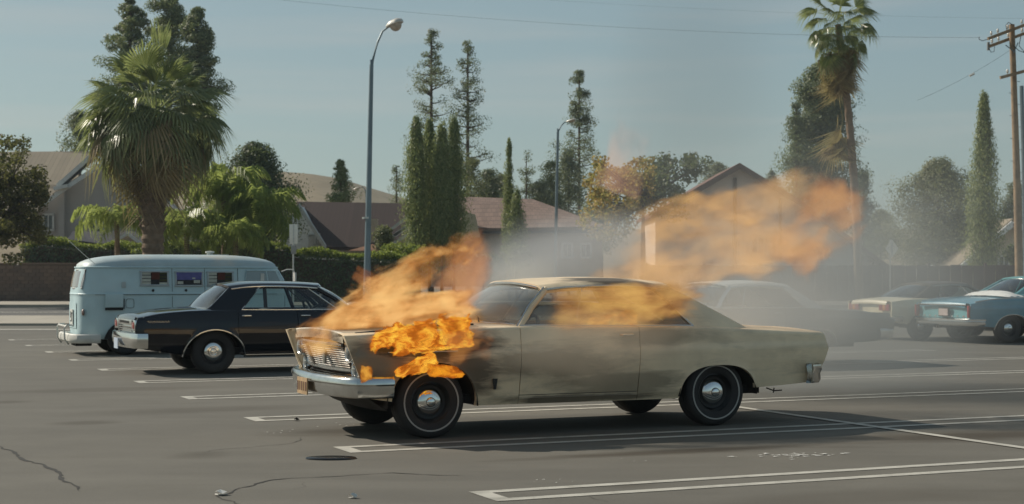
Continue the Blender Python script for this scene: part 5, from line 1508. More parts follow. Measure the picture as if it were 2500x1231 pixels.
# ---- 2. the black sedan (nose to the right in the photograph)
def black_sedan():
    th = TH + math.pi
    # local x runs from the nose to the tail, so the car is turned half round
    sp = spec(uF=-.86, uR=4.10, wb=2.92, wr=.335, track=.76, cap='ring', capr=.135, whitewall=False, trim=True, handle='rear',
        plan=[(-.86, .90), (0, .935), (1, .95), (2.8, .95), (3.5, .925), (4.10, .875)],
        belt=[(-.86, .90), (.0, .93), (.6, .95), (1.2, .955), (2.0, .955), (2.7, .965), (3.2, .965), (3.75, .925), (4.0, .885), (4.10, .84)],
        sill=[(-.86, .40), (-.4, .34), (.4, .25), (2.5, .25), (3.4, .30), (4.10, .40)],
        arches=[(0, .44, .66, 2.0, .27), (2.92, .46, .665, 2.0, .27)], lip=.012,
        gz=[(.25, .90), (.33, .945), (.45, .985), (.60, 1.0), (.70, .997), (.80, .985), (.88, .96), (.97, .93)],
        fshift=[(.38, .06), (.9, 0)], rshift=[(.40, -.07), (.62, .0), (.72, 0), (.9, -.05)],
        doors=[(.55, 1.63), (1.63, 2.56)], doorz=.33, cowl=.50, deck=3.10, crown=.04, lidlip=.06, rshift_lid=.03,
        fz=(.40, .86), rz=(.42, .87), rinset=.035, cabin=(.6, 2.95), seats=[1.45, 2.05],
        gh=dict(A0=.72, A1=1.20, C1=2.62, C1f=2.16, Cf=2.49, Cr=3.02, RB=2.98, RBbow=.10, rwv=.70, rwt=.90, crown=.05, bow=.2,
                vr=[(1.2, .60), (2.0, .62), (2.6, .60)], zr=[(1.15, 1.30), (1.4, 1.33), (2.0, 1.345), (2.4, 1.335), (2.65, 1.29)], posts=[.10, .52], thick=[.52], glass_up=1.0))
    c, s_ = math.cos(TH), math.sin(TH)
    rear = Vector((-4.85, 24.65, 0))                      # rear axle centre on the ground
    loc = rear + Vector((c, s_, 0)) * sp['wb']
    root, s = make_car('black_sedan', 'glossy black four-door sedan parked beside the blue camper van', 'car', sp, loc, th,
                       dict(paint=M_black, glass=M_glass, rearp=M_chrome_clean))
    # tail: light clusters, ribbed trim panel with dark letters, bumper, plate
    for sd_ in (-1, 1):
        b = MB(); b.box((4.075, sd_ * .71, .745), (.05, .25, .16)); h = b.build('tail_light', M_chrome_clean, root, bevel=.012)
        b = MB(); b.box((4.10, sd_ * .72, .745), (.02, .15, .10)); b.build('lens', M_red, h, bevel=.01)
    b = MB(); b.box((4.085, 0, .78), (.03, 1.12, .085)); tp = b.build('trim_panel', mat('brushed_trim', (.55, .56, .54), .3, .9), root, bevel=.008)
    for i in range(9):
        b = MB(); b.box((4.103, -.36 + i * .09, .785), (.008, .05, .035)); b.build('raised_mark', M_seam, tp)
    for z in (.715, .685, .655):
        b = MB(); b.box((4.085, 0, z), (.025, 1.12, .014)); b.build('trim_bar', M_chrome_clean, root)
    prof = [(-.03, .635), (.05, .64), (.085, .625), (.095, .58), (.10, .52), (.085, .45), (.06, .405), (-.02, .40), (0, .52)]
    bumper(root, bumper_path(4.08, .90, .14, 1, .05), prof, M_chrome_clean)
    b = MB(); b.box((4.225, 0.0, .46), (.012, .31, .16)); b.build('license_plate', mat('pale_blue_plate', (.45, .52, .62), .5), root)
    bumper(root, bumper_path(-.80, .91, .2, -1, .08), prof, M_chrome_clean)
    b = MB(); b.box((-.80, 0, .72), (.05, 1.0, .2)); g = b.build('grille', M_seam, root)
    for z in (.64, .68, .72, .76, .80):
        b = MB(); b.box((-.835, 0, z), (.02, 1.0, .012)); b.build('grille_bar', M_chrome, g)
    for sd_ in (-1, 1):
        for v in (.58, .76): headlamp(root, (-.84, sd_ * v, .73), .07)
    # chrome script on the quarter, door mirror
    for sd_ in (-1, 1):
        y = lambda u: sd_ * (s.W(u) * s.g(.79) + .006)
        b = MB(); us = np.linspace(3.92, 3.60, 26); b.tube([(u, y(u), .795 + .017 * math.sin(i * 1.9) + .004) for i, u in enumerate(us)], .004, 4)
        b.build('chrome_script', M_chrome, root)
    b = MB(); b.lathe([(.001, 0), (.05, .01), (.055, .03), (.03, .07), (.001, .08)], 14, 'x', (.78, .99, 1.02)); b.tube([(.82, .93, .95), (.82, .98, 1.0)], .012, 6); b.build('door_mirror', M_chrome_clean, root)
black_sedan()

# ---- 3. dark coupe with a white roof, veiled by smoke
def white_roof_coupe():
    sp = spec(whitewall=False, trim=True, wb=2.70, arches=[(0.0, .43, .70, 2.2, .29), (2.70, .43, .61, 2.5, .31)], gh=dict(RB=2.92, Cr=3.02, Cf=2.55, C1=2.42, C1f=2.22, glass_up=1.0, RBbow=.12,
              zr=[(1.15, 1.30), (1.35, 1.33), (1.9, 1.345), (2.2, 1.33), (2.45, 1.28)], vr=[(1.2, .64), (2.0, .66), (2.5, .63)], posts=[.26]), deck=3.05, seats=[1.6, 2.35], cabin=(.72, 2.85),
              belt=[(-.85, .93), (-.2, .95), (.5, .965), (2.0, .965), (2.75, .95), (3.6, .90), (4.0, .86), (4.34, .74)])
    c, s_ = math.cos(TH), math.sin(TH)
    rear = Vector((5.22, 26.05, 0)) + Vector((-s_, c, 0)) * .87
    root, s = make_car('white_roof_coupe', 'dark green coupe with a white roof veiled in smoke behind the burning car', 'car', sp, rear - Vector((c, s_, 0)) * 3.02, TH, dict(paint=M_green, roof=M_greyroof, pillar=M_chrome_clean))
    prof = [(-.03, .60), (.05, .605), (.085, .58), (.09, .50), (.06, .42), (-.02, .41), (0, .5)]
    bumper(root, bumper_path(s.uR - .09, .95, .3, 1, .06), prof, M_chrome)
    bumper(root, bumper_path(s.uF + .08, .95, .3, -1, .08), prof, M_chrome)
    for sd_ in (-1, 1):
        b = MB(); b.box((s.uR - .03, sd_ * .72, .66), (.04, .26, .10)); b.build('tail_light', M_red, root, bevel=.01)
        for v in (.6, .78): headlamp(root, (s.uF + .10, sd_ * v, .72), .07)
    b = MB(); b.box((s.uF + .14, 0, .72), (.05, 1.0, .2)); b.build('grille', M_seam, root)
white_roof_coupe()

# ---- 4. cream car
def cream_car():
    sp = spec(whitewall=False, uR=3.62, wb=2.74, wr=.32, track=.71, capr=.10,
        plan=[(-.8, .85), (0, .87), (1, .89), (2.6, .89), (3.62, .84)], sill=[(-.85, .38), (0, .3), (2.4, .28), (3.62, .42)],
        belt=[(-.85, .90), (.5, .93), (2.0, .93), (2.9, .955), (3.4, .92), (3.62, .88)],
        arches=[(0, .40, .64, 2.2, .29), (2.74, .40, .64, 2.2, .29)], deck=3.02, doors=[(.8, 1.95)], cowl=.6, seats=[1.5, 2.2], cabin=(.7, 2.7),
        rshift=[(.40, -.08), (.6, 0), (.9, .0)], rz=(.55, .87), lidlip=.05,
        gh=dict(A0=.80, A1=1.2, C1=2.30, C1f=2.02, Cf=2.35, Cr=2.98, RB=2.90, RBbow=.10, rwv=.62, rwt=.9, crown=.05, glass_up=1.0, vr=[(1.2, .56), (2.3, .56)], zr=[(1.15, 1.25), (1.5, 1.285), (2.0, 1.285), (2.4, 1.24)], posts=[.25]))
    c, s_ = math.cos(TH), math.sin(TH)
    rear = Vector((9.40, 36.2, 0)) + Vector((-s_, c, 0)) * .80
    root, s = make_car('cream_coupe', 'cream coupe with dark roof and three-part tail lights parked below the diamond sign', 'car', sp, rear + Vector((c, s_, 0)) * 2.74, TH + math.pi, dict(paint=M_cream, roof=mat('dark_vinyl_roof', (.075, .066, .058), .6)))
    for sd_ in (-1, 1):
        for k in range(3):
            b = MB(); b.box((3.625, sd_ * (.44 + k * .13), .755), (.04, .115, .15)); b.build('tail_light', M_amber if k == 1 else M_red, root, bevel=.015)
    prof = [(-.03, .56), (.05, .56), (.08, .54), (.08, .48), (.05, .44), (-.02, .44)]
    bumper(root, bumper_path(3.58, .86, .2, 1, .04), prof, M_chrome)
    bumper(root, bumper_path(-.78, .86, .2, -1, .06), prof, M_chrome)
    for sd_ in (-1, 1): headlamp(root, (-.78, sd_ * .66, .72), .08)
cream_car()

# ---- 5. blue convertible
def blue_convertible():
    sp = spec(whitewall=False, trim=True, hardtop=False, uR=4.16, wr=.33, capr=.12, ww=.2,
        sill=[(-.85, .38), (0, .3), (2.4, .28), (4.16, .40)], arches=[(0, .42, .66, 2.3, .29), (3.02, .44, .62, 2.3, .30)],
        belt=[(-.85, .93), (.5, .96), (2.0, .97), (2.9, .985), (3.6, .95), (4.0, .90), (4.16, .86)], rz=(.56, .85), lidlip=.06, deck=3.0, cabin=(.75, 2.85),
        rshift=[(.40, -.14), (.56, 0), (.9, -.03)])
    c, s_ = math.cos(TH), math.sin(TH)
    rear = Vector((10.9, 34.6, 0)) + Vector((-s_, c, 0)) * .87
    root, s = make_car('blue_convertible', 'teal blue convertible with chrome rear bumper parked beside the utility pole', 'car', sp, rear + Vector((c, s_, 0)) * 3.02, TH + math.pi, dict(paint=M_blue, rearp=M_teal, seat=M_white_vinyl))
    prof = [(-.03, .545), (.06, .55), (.10, .535), (.10, .50), (.07, .485), (.09, .46), (.085, .42), (.05, .39), (-.02, .39)]
    bumper(root, bumper_path(4.12, .95, .3, 1, .05), prof, M_chrome_clean)
    bumper(root, bumper_path(-.78, .93, .3, -1, .08), prof, M_chrome)
    for sd_ in (-1, 1):
        b = MB(); b.box((4.14, sd_ * .885, .70), (.10, .05, .26)); b.build('tail_light', M_red, root, bevel=.012)
        for v in (.6, .78): headlamp(root, (-.80, sd_ * v, .72), .07)
    b = MB(); b.box((4.17, .0, .845), (.03, 1.60, .03)); b.build('trunk_trim', M_chrome_clean, root, bevel=.006)
    b = MB(); b.box((4.17, .08, .68), (.03, .34, .20)); b.build('plate_frame', M_seam, root)
    b = MB(); b.box((4.19, .08, .68), (.012, .30, .15)); b.build('license_plate', mat('pinkish_plate', (.50, .40, .36), .5), root)
    for i in range(9):
        v = -.74 + i * .185
        if abs(v - .08) < .22: continue
        b = MB(); b.box((4.185, v, .595), (.02, .05, .035)); b.build('chrome_letter', M_chrome_clean, root)
    # folded soft top, windshield frame, belt trim
    b = MB(); rows = []
    for u in np.linspace(2.45, 3.05, 8):
        rows.append([(u, v, s.topz(u, v) + .02 + .10 * math.sin(math.pi * (u - 2.45) / .6) * (1 - (v / .8) ** 4) + .012 * math.sin(u * 40)) for v in np.linspace(-.78, .78, 13)])
    b.grid(rows).build('folded_top', M_white_vinyl, root)
    for sd_ in (-1, 1):
        b = MB(); b.tube([(u, sd_ * (s.W(u) * s.g(s.zt(u) - .03) - .05), s.zt(u) + .012) for u in np.linspace(.8, 4.0, 20)], .012, 6); b.build('belt_trim', M_chrome_clean, root)
    b = MB(); b.tube([(.80, -.85, .97), (1.15, -.66, 1.33), (1.10, 0, 1.36), (1.15, .66, 1.33), (.80, .85, .97)], .022, 6); b.build('windshield_frame', M_chrome_clean, root)
    MB().grid([[(.80, -.85, .97), (.68, 0, .99), (.80, .85, .97)], [(1.15, -.66, 1.33), (1.10, 0, 1.36), (1.15, .66, 1.33)]]).build('windshield', M_glass, root)
blue_convertible()

# ---- 6. light teal car beyond the convertible
def teal_car():
    sp = spec(whitewall=False, trim=True, gh=dict(glass_up=1.0, posts=[.25, .55], thick=[.55], Cf=2.7, C1f=2.3), doors=[(.8, 1.75), (1.75, 2.7)])
    root, s = make_car('teal_sedan', 'pale teal sedan beyond the blue convertible with only its roof showing', 'car', sp, (16.2, 44.2, 0), TH + math.pi, dict(paint=M_teal, roof=M_teal))
    prof = [(-.03, .56), (.05, .56), (.08, .54), (.08, .48), (.05, .42), (-.02, .42)]
    bumper(root, bumper_path(s.uR - .09, .95, .3, 1, .06), prof, M_chrome)
    bumper(root, bumper_path(s.uF + .08, .95, .3, -1, .08), prof, M_chrome)
teal_car()

# ---- 7. the camper van
def camper_van():
    M_van = mat('faded_blue_paint', (.45, .595, .625), .48, 0, .07, 3, dirt=(.52, .60, .60, .5), dscale=1.6)
    M_roof = mat('oxidised_roof_paint', (.40, .48, .49), .5, 0, .08, 3, dirt=(.56, .49, .40, .9), dscale=.9)
    M_vb = mat('white_bumper_paint', (.58, .57, .52), .5, 0, .06, 5)
    c, s_ = math.cos(TH), math.sin(TH)
    W, U0, U1 = .86, -.72, 3.42
    near = Vector((-7.3, 29.4, 0))
    root = empty('camper_van', near + Vector((-s_, c, 0)) * W, 'old pale blue camper van with louvred side windows', 'van', TH)
    # local: x from tail to nose, y away from the camera
    uc = (U0 + U1) / 2
    def ring(z, a, w, n=64, p=5.0, ctr=uc):
        out = []
        for i in range(n):
            t = 2 * math.pi * (i + .5) / n
            ct, st = math.cos(t), math.sin(t)
            k = (abs(ct) ** p + abs(st) ** p) ** (-1 / p)
            # more points along the flanks
            out.append((ctr + a * k * ct, w * k * st, z))
        return out
    def half(z):                                        # half length, half width, centre by height
        a = (U1 - U0) / 2
        rear = U0 + (0 if z < 1.1 else .10 * ((z - 1.1) / .55) ** 1.6)
        front = U1 - (0 if z < 1.0 else .30 * ((z - 1.0) / .65) ** 1.5) - .06 * max(0, (.6 - z) / .3)
        w = pw([(.30, .78), (.38, .83), (.8, .86), (1.12, .86), (1.62, .805)], z)
        return (front - rear) / 2, w, (front + rear) / 2
    rows = []
    for z in (.30, .34, .40, .5, .65, .8, .95, 1.08, 1.125, 1.14, 1.155, 1.17, 1.3, 1.45, 1.58, 1.635):
        a, w, cc = half(z)
        o = -.012 if .32 < z < .31 else (.010 if z in (1.14,) else 0)
        rows.append(ring(z, a + o, w + o, 96, 5.5, cc))
    b = MB(); b.grid(rows, close_u=True); b.f.append(tuple(range(96)))
    body = b.build('body', M_van, root, angle=50)
    # gutter and roof
    a, w, cc = half(1.645)
    b = MB(); g0 = ring(1.640, a + .015, w + .018, 96, 5.2, cc)
    b.tube(g0 + g0[:1], .014, 6, cap=False); b.build('rain_gutter', M_van, root)
    rows = []
    for k in np.linspace(0, 1, 9):
        q = math.cos(k * math.pi / 2) ** .55 if k < 1 else 0
        z = 1.645 + .245 * math.sin(k * math.pi / 2) ** .9
        rows.append(ring(z, max(.02, a * (1 - (1 - q) * .96)), max(.01, w * q), 96, 5.0 - 2.2 * k, cc))
    b = MB(); b.grid(rows, close_u=True); b.f.append(tuple(range(8 * 96, 9 * 96))); b.build('roof', M_roof, root, angle=70)
    y0 = lambda z: -half(z)[1]
    # side windows
    fr_m = mat('dull_aluminium', (.34, .36, .36), .4, .7)
    dark = mat('dark_van_interior', (.02, .02, .022), .8)
    def side_window(x0, x1, z0, z1, kind):
        ym = y0((z0 + z1) / 2)
        tilt = math.atan2(y0(z1) - y0(z0), z1 - z0)
        Rt = Matrix.Rotation(-tilt, 3, 'X')
        cx, cz = (x0 + x1) / 2, (z0 + z1) / 2; w_, h_ = x1 - x0, z1 - z0
        def pl(px, pz, off): return Vector((cx, ym, cz)) + Rt @ Vector((px, off, pz))
        b = MB()
        for (px, pz, ww, hh) in ((0, h_ / 2, w_ + .05, .03), (0, -h_ / 2, w_ + .05, .03), (-w_ / 2, 0, .03, h_), (w_ / 2, 0, .03, h_)):
            b.box(pl(px, pz, -.012), (ww, .034, hh), rot=Rt)
        win = b.build('window', fr_m, root, bevel=.004)
        b = MB(); b.box(pl(0, 0, -.002), (w_, .006, h_), rot=Rt); b.build('window_opening', dark, win)
        def slat(px, pz, ww, hh, m, nm, off=-.011): 
            b = MB(); b.box(pl(px, pz, off), (ww, .005, hh), rot=Rt @ Matrix.Rotation(R(14), 3, 'X')); b.build(nm, m, win)
        pale = mat('pale_louvre_glass', (.50, .52, .46), .2, 0, .15, 9)
        olive = mat('olive_louvre_glass', (.06, .065, .035), .15, 0, .2, 9)
        redc = mat('red_brown_curtain', (.085, .022, .014), .8)
        purp = mat('purple_curtain', (.11, .11, .30), .8, 0, .2, 14)
        n = 4
        if kind == 'louvre':
            for i in range(n):
                z = -h_ / 2 + (i + .5) * h_ / n
                slat(-w_ * .31, z, w_ * .34, h_ / n * .80, pale, 'louvre')
                slat(w_ * .33, z, w_ * .30, h_ / n * .66, olive if i else pale, 'louvre')
            slat(.02, 0, w_ * .30, h_ * .96, redc, 'curtain', -.007)
        else:
            slat(0, 0, w_ * .96, h_ * .96, purp, 'curtain', -.007)
            for px, pz, ww, hh in ((-.33, -.28, .22, .2), (-.30, .33, .06, .1), (.30, -.2, .24, .22), (.34, .30, .10, .12), (.18, .05, .12, .1)):
                slat(px * w_, pz * h_, ww * w_, hh * h_, pale, 'louvre')
        return win
    side_window(.40, .90, 1.30, 1.555, 'louvre'); side_window(1.05, 1.55, 1.29, 1.55, 'curtain'); side_window(1.66, 2.14, 1.29, 1.55, 'louvre')
    # cab door window, with quarter light; the pale view through it is painted into opaque glass
    ys = lambda x, z: y0(z) - .004
    b = MB(); b.prism([(2.36, ys(0, 1.27), 1.27), (3.12, ys(0, 1.27), 1.27), (2.98, ys(0, 1.57), 1.57), (2.42, ys(0, 1.57), 1.57)], (0, -.012, 0)); 
    cw = b.build('window', mat('cab_window_glass', (.23, .29, .30), .06, 0, .1, 2, coat=1), root)
    b = MB(); b.tube([(2.36, ys(0, 1.26) - .014, 1.26), (3.15, ys(0, 1.26) - .014, 1.26), (3.0, ys(0, 1.58) - .014, 1.58), (2.41, ys(0, 1.58) - .014, 1.58), (2.36, ys(0, 1.26) - .014, 1.26)], .012, 6); b.tube([(2.84, ys(0, 1.26) - .014, 1.26), (2.80, ys(0, 1.58) - .014, 1.58)], .010, 6); b.build('window_frame', M_van, cw)
    b = MB(); b.box((2.72, ys(0, 1.4) - .016, 1.40), (.07, .006, .25)); b.build('pale_blind', M_vb, cw)
    # windshield pair, front
    for sd_ in (-1, 1):
        b = MB(); a1, w1, c1 = half(1.22); a2, w2, c2 = half(1.58)
        b.prism([(c1 + a1 * .99, sd_ * .05, 1.22), (c1 + a1 * .95, sd_ * .66, 1.22), (c2 + a2 * .95, sd_ * .62, 1.57), (c2 + a2 * .995, sd_ * .05, 1.57)], (.02, 0, 0)); b.build('windshield', mat('van_windscreen', (.05, .06, .06), .05, 0, .1, 2, coat=1), root)
        headlamp(root, (3.42, sd_ * .56, .78), .085, nose=1)
    # mirror on a white arm
    b = MB(); b.tube([(3.10, -.84, 1.56), (3.18, -.95, 1.60), (3.30, -1.0, 1.60), (3.32, -1.0, 1.52)], .012, 6); b.box((3.32, -1.0, 1.46), (.03, .12, .17)); b.build('door_mirror', M_vb, root)
    # panel seams: cargo doors, cab door, lower crease (recessed dark lines proud by a hair)
    b = MB()
    for x in (.98, 1.60, 2.24, 3.16):
        b.tube([(x, y0(z) - .001, z) for z in (.42, .8, 1.1)], .005, 4); b.tube([(x, y0(z) - .001, z) for z in (1.18, 1.4, 1.62)], .005, 4)
    b.tube([(x, y0(1.145) - .008, 1.128) for x in np.linspace(-.45, 3.0, 8)], .005, 4)
    b.build('door_seam', M_seam, root)
    for x, z in ((.62, 1.205), (1.24, 1.205), (1.50, .80)):
        b = MB(); b.lathe([(.001, -.028), (.022, -.022), (.026, 0)], 12, 'y', (x, y0(z), z)); b.build('door_latch', M_seam, root)
    # service hatch with a dark opening below its lifted flap, fuel flap, faded patch
    b = MB(); b.box((-.10, y0(.9) - .003, .865), (.33, .012, .05)); ho = b.build('hatch_opening', M_seam, root)
    b = MB(); b.box((-.10, y0(1.02) - .018, 1.02), (.33, .02, .25), rot=Matrix.Rotation(R(4), 3, 'X')); b.build('hatch_flap', M_van, root, bevel=.006)
    b = MB(); b.box((.08, y0(.95) - .012, .96), (.014, .02, .19)); b.build('painted_hatch_shade', M_seam, root)  # dark strip stands in for the shade beside the lifted flap
    b = MB(); pts = [(.19 + .075 * math.copysign(abs(math.cos(t)) ** .5, math.cos(t)), y0(.97) - .001, .965 + .085 * math.copysign(abs(math.sin(t)) ** .5, math.sin(t))) for t in np.linspace(0, 2 * math.pi, 25)]
    b.tube(pts, .004, 4, cap=False); b.build('fuel_flap', M_seam, root)
    b = MB(); b.box((.08, y0(1.30) - .003, 1.31), (.075, .008, .11)); b.build('faded_sticker', mat('bleached_sticker', (.42, .47, .47), .6), root)
    # tail: corner window, rear window, engine lid, plate, lamps, bumper with overriders
    def rearpt(v, z): a_, w_, c_ = half(z); k = (1 - min(.999, abs(v / w_)) ** 5.5) ** (1 / 5.5); return c_ - a_ * k
    def rear_quad(v0, v1, z0, z1, off, nv=6, nz=5):
        return [[(rearpt(v, z) - off, v, z) for v in np.linspace(v0, v1, nv)] for z in np.linspace(z0, z1, nz)]
    b = MB(); b.grid(rear_quad(-.60, .60, 1.27, 1.57, .010)); rw = b.build('rear_window', mat('hazy_rear_glass', (.20, .165, .16), .12, 0, .1, 3, coat=.8), root)
    b = MB(); q = [(rearpt(v, z) - .012, v, z) for v, z in [(-.62, 1.25), (0, 1.25), (.62, 1.25), (.62, 1.42), (.60, 1.59), (0, 1.59), (-.60, 1.59), (-.62, 1.42), (-.62, 1.25)]]
    b.tube(q, .016, 6, cap=False); b.build('window_rubber', mat('pale_rubber', (.45, .46, .44), .6), rw)
    b = MB(); rows = rear_quad(-.42, .42, .50, .98, .012, 9, 7); b.grid(rows); b.build('engine_lid', M_van, root)
    b = MB(); b.box((rearpt(0, .72) - .03, -.05, .70), (.016, .30, .30)); pl = b.build('license_plate', mat('white_plate', (.58, .58, .54), .5), root)
    for i, (dv, dz, w_, h_) in enumerate(((-.08, .08, .10, .025), (-.06, 0, .025, .16), (.06, .05, .025, .12), (.07, -.07, .07, .022))):
        b = MB(); b.box((rearpt(0, .72) - .042, -.05 + dv, .70 + dz), (.006, w_, h_)); b.build('plate_mark', M_seam, pl)
    for sd_ in (-1, 1):
        b = MB(); b.lathe([(.06, 0), (.06, -.02), (.045, -.035), (.001, -.04)], 16, 'x', (rearpt(.66, .80) , sd_ * .66, .80)); b.build('tail_light', mat('faded_tail_lens', (.22, .15, .13), .3), root)
    prof = [(-.01, .40), (.05, .405), (.075, .385), (.085, .33), (.08, .27), (.05, .235), (-.01, .24)]
    bp = [( -.36, -.90, 0, -1, .8), (-.55, -.90, -.2, -1, 1), (-.72, -.84, -.7, -.7, 1)] + [(-.80, v, -1, .1 * v, 1) for v in np.linspace(-.70, .70, 9)] + [(-.72, .84, -.7, .7, 1), (-.55, .90, -.2, 1, 1), (-.36, .90, 0, 1, .8)]
    bp = [(x, y, nx / math.hypot(nx, ny), ny / math.hypot(nx, ny), k) for x, y, nx, ny, k in bp]
    bumper(root, bp, prof, M_vb)
    for v in (-.42, .50):
        b = MB(); b.tube([(-.86, v, .20), (-.93, v, .30), (-.94, v, .50), (-.90, v, .56), (-.80, v, .56)], .017, 8); b.build('overrider', M_vb, root)
    b = MB(); b.tube([(-.90, -.42, .54), (-.90, .50, .54)], .018, 6); b.build('overrider_bar', M_vb, root)
    b = MB(); b.box((-.60, -.25, .22), (.30, .55, .10)); b.box((1.3, 0, .32), (3.4, 1.3, .14)); b.build('underbody', M_dark, root, bevel=.02)
    bumper(root, [(3.2, -.84, 0, -1, .8), (3.38, -.80, .7, -.7, 1)] + [(3.47, v, 1, .01, 1) for v in np.linspace(-.7, .7, 7)] + [(3.38, .80, .7, .7, 1), (3.2, .84, 0, 1, .8)], prof, M_vb)
    # wheels and arches
    for u in (.12, 2.54):
        for sd_ in (-1, 1):
            wheel(root, (u, sd_ * .70, .32), sd_, .32, .17, False, 'dish', capr=.12)
            b = MB(); q = [(u + .40 * math.cos(t), .20 + .44 * math.sin(t)) for t in np.linspace(.25, math.pi - .25, 14)]
            b.prism([(x, sd_ * .862 if abs(sd_) else 0, z) for x, z in q], (0, -sd_ * .10, 0)); b.build('wheel_well', M_dark, root)
    # roof vent and aerial
    b = MB(); b.lathe([(.06, 0), (.06, .05), (.09, .055), (.09, .085), (.001, .095)], 14, 'z', (1.95, .25, 1.875)); b.box((2.15, .25, 1.89), (.35, .05, .02)); b.build('roof_vent', M_vb, root)
    b = MB(); b.tube([(-.42, -.70, 1.70), (-.62, -.78, 1.86), (-.92, -.9, 2.12)], .006, 4); b.build('aerial', M_chrome, root)
camper_van()
HAZE = .00022
# ------------------------------------------------------------------ fire and smoke
def flame_material(name, core, edge, dens, stretch, warp, thr, soft, prof, detail, gain, fade, seed, nscale=1.0, emis=1.0, soot=(0, 0, 0), lift=0.0, envw=.40, cw=.7):
    """glowing gas inside a hull spanning -1..1: a stream along x, ragged by noise; thin gas glows red, thick gas yellow"""
    m = bpy.data.materials.new(name); t = NT(m)
    tc = t.n('TexCoord').outputs['Object']
    w = t.noise(t.mapv(tc, tuple(s_ * .7 for s_ in stretch), (seed, seed * 1.7, 0)), nscale, 3, .55)
    wv = t.n('VectorMath', operation='SUBTRACT'); t.l(w.outputs['Color'], wv.inputs[0]); wv.inputs[1].default_value = (.5, .5, .5)
    ws = t.n('VectorMath', operation='MULTIPLY'); t.l(wv.outputs[0], ws.inputs[0]); ws.inputs[1].default_value = tuple(2.4 * q for q in warp)
    wa = t.n('VectorMath', operation='ADD'); t.l(tc, wa.inputs[0]); t.l(ws.outputs[0], wa.inputs[1])
    sp_ = t.n('SeparateXYZ'); t.l(wa.outputs[0], sp_.inputs[0])
    x01 = t.math('MULTIPLY_ADD', sp_.outputs[0], .5, .5)
    width = t.ramp(x01, [(p, v) for p, v in prof])
    zz = t.math('SUBTRACT', sp_.outputs[2], t.math('MULTIPLY', t.math('MULTIPLY', x01, x01), lift))
    rz_ = t.math('DIVIDE', zz, width); ry_ = t.math('DIVIDE', sp_.outputs[1], width)
    r2 = t.math('ADD', t.math('MULTIPLY', rz_, rz_), t.math('MULTIPLY', ry_, ry_))
    env = t.math('MAXIMUM', t.math('SUBTRACT', 1.0, r2), -1.5)
    n = t.noise(t.mapv(wa.outputs[0], stretch, (seed * 3.1, seed, seed * .7)), nscale, detail, .62, .2)
    val = t.math('ADD', t.math('MULTIPLY', env, envw), t.math('MULTIPLY', t.math('SUBTRACT', n.outputs['Fac'], thr), gain))
    sp0 = t.n('SeparateXYZ'); t.l(tc, sp0.inputs[0])
    def mr(v, a, b_):
        q = t.n('MapRange'); q.interpolation_type = 'SMOOTHSTEP'; q.clamp = True
        t.val(q.inputs[0], v); q.inputs[1].default_value = a; q.inputs[2].default_value = b_; q.inputs[3].default_value = 0; q.inputs[4].default_value = 1
        return q.outputs[0]
    # streams thin out towards both ends by losing gas, not by a clean edge
    fin = t.math('SUBTRACT', 1.0, mr(sp0.outputs[0], -1.0, -1.0 + 2 * fade[0]))
    fout = mr(sp0.outputs[0], 1.0 - 2 * fade[1], 1.0)
    edge_ = t.math('MAXIMUM', mr(t.math('ABSOLUTE', sp0.outputs[1]), .30, 1.0), mr(t.math('ABSOLUTE', sp0.outputs[2]), .30, 1.0))
    val = t.math('SUBTRACT', val, t.math('MULTIPLY', t.math('MAXIMUM', t.math('MAXIMUM', fin, fout), edge_), 1.1))
    d = mr(val, 0.0, soft)
    sig = t.math('MULTIPLY', d, dens)
    n2 = t.noise(t.mapv(wa.outputs[0], tuple(s_ * 1.9 for s_ in stretch), (seed, 2, 1)), nscale, 4, .6)
    cv = t.math('ADD', t.math('MULTIPLY', val, cw), t.math('MULTIPLY', t.math('SUBTRACT', n2.outputs['Fac'], .48), 2.6))
    dk = tuple(c * .55 for c in edge)
    col = t.ramp(cv, [(-0.0, dk), (.10, edge), (.34, tuple(lerp(a, b_, .6) for a, b_ in zip(edge, core))), (.66, core)])
    em = t.n('Emission'); t.l(col, em.inputs['Color']); t.l(t.math('MULTIPLY', sig, emis), em.inputs['Strength'])
    ab = t.n('VolumeAbsorption'); ab.inputs['Color'].default_value = (*soot, 1); t.l(sig, ab.inputs['Density'])
    ad = t.n('AddShader'); t.l(em.outputs[0], ad.inputs[0]); t.l(ab.outputs[0], ad.inputs[1])
    t.l(ad.outputs[0], t.out.inputs['Volume'])
    m.cycles.volume_step_rate = .35
    return m
def hull(name, centre, half_, axis_deg, m, label, cat, yaw=0, group=None, kind=None, pitch=0):
    """rounded box hull; half_ are half sizes along the stream, in depth and across"""
    b = MB(); rows = []
    n = 16
    for i in range(9):
        ph = -math.pi / 2 + math.pi * i / 8; row = []
        for j in range(n):
            th = 2 * math.pi * j / n
            v = Vector((math.cos(ph) * math.cos(th), math.cos(ph) * math.sin(th), math.sin(ph)))
            k = (abs(v.x) ** 6 + abs(v.y) ** 6 + abs(v.z) ** 6) ** (-1 / 6)
            row.append(tuple(v * k))
        rows.append(row)
    b.grid(rows, close_u=True)
    o = b.build(name, m, None)
    o.location = centre; o.scale = half_
    o.rotation_euler = (0, -R(axis_deg), yaw)
    return tag(o, label, cat, group, kind)
TAN, ORG = (.84, .475, .175), (.62, .25, .065)
YEL, DEEP = (1.0, .58, .06), (.72, .18, .014)
gf = 'flames on the burning car'
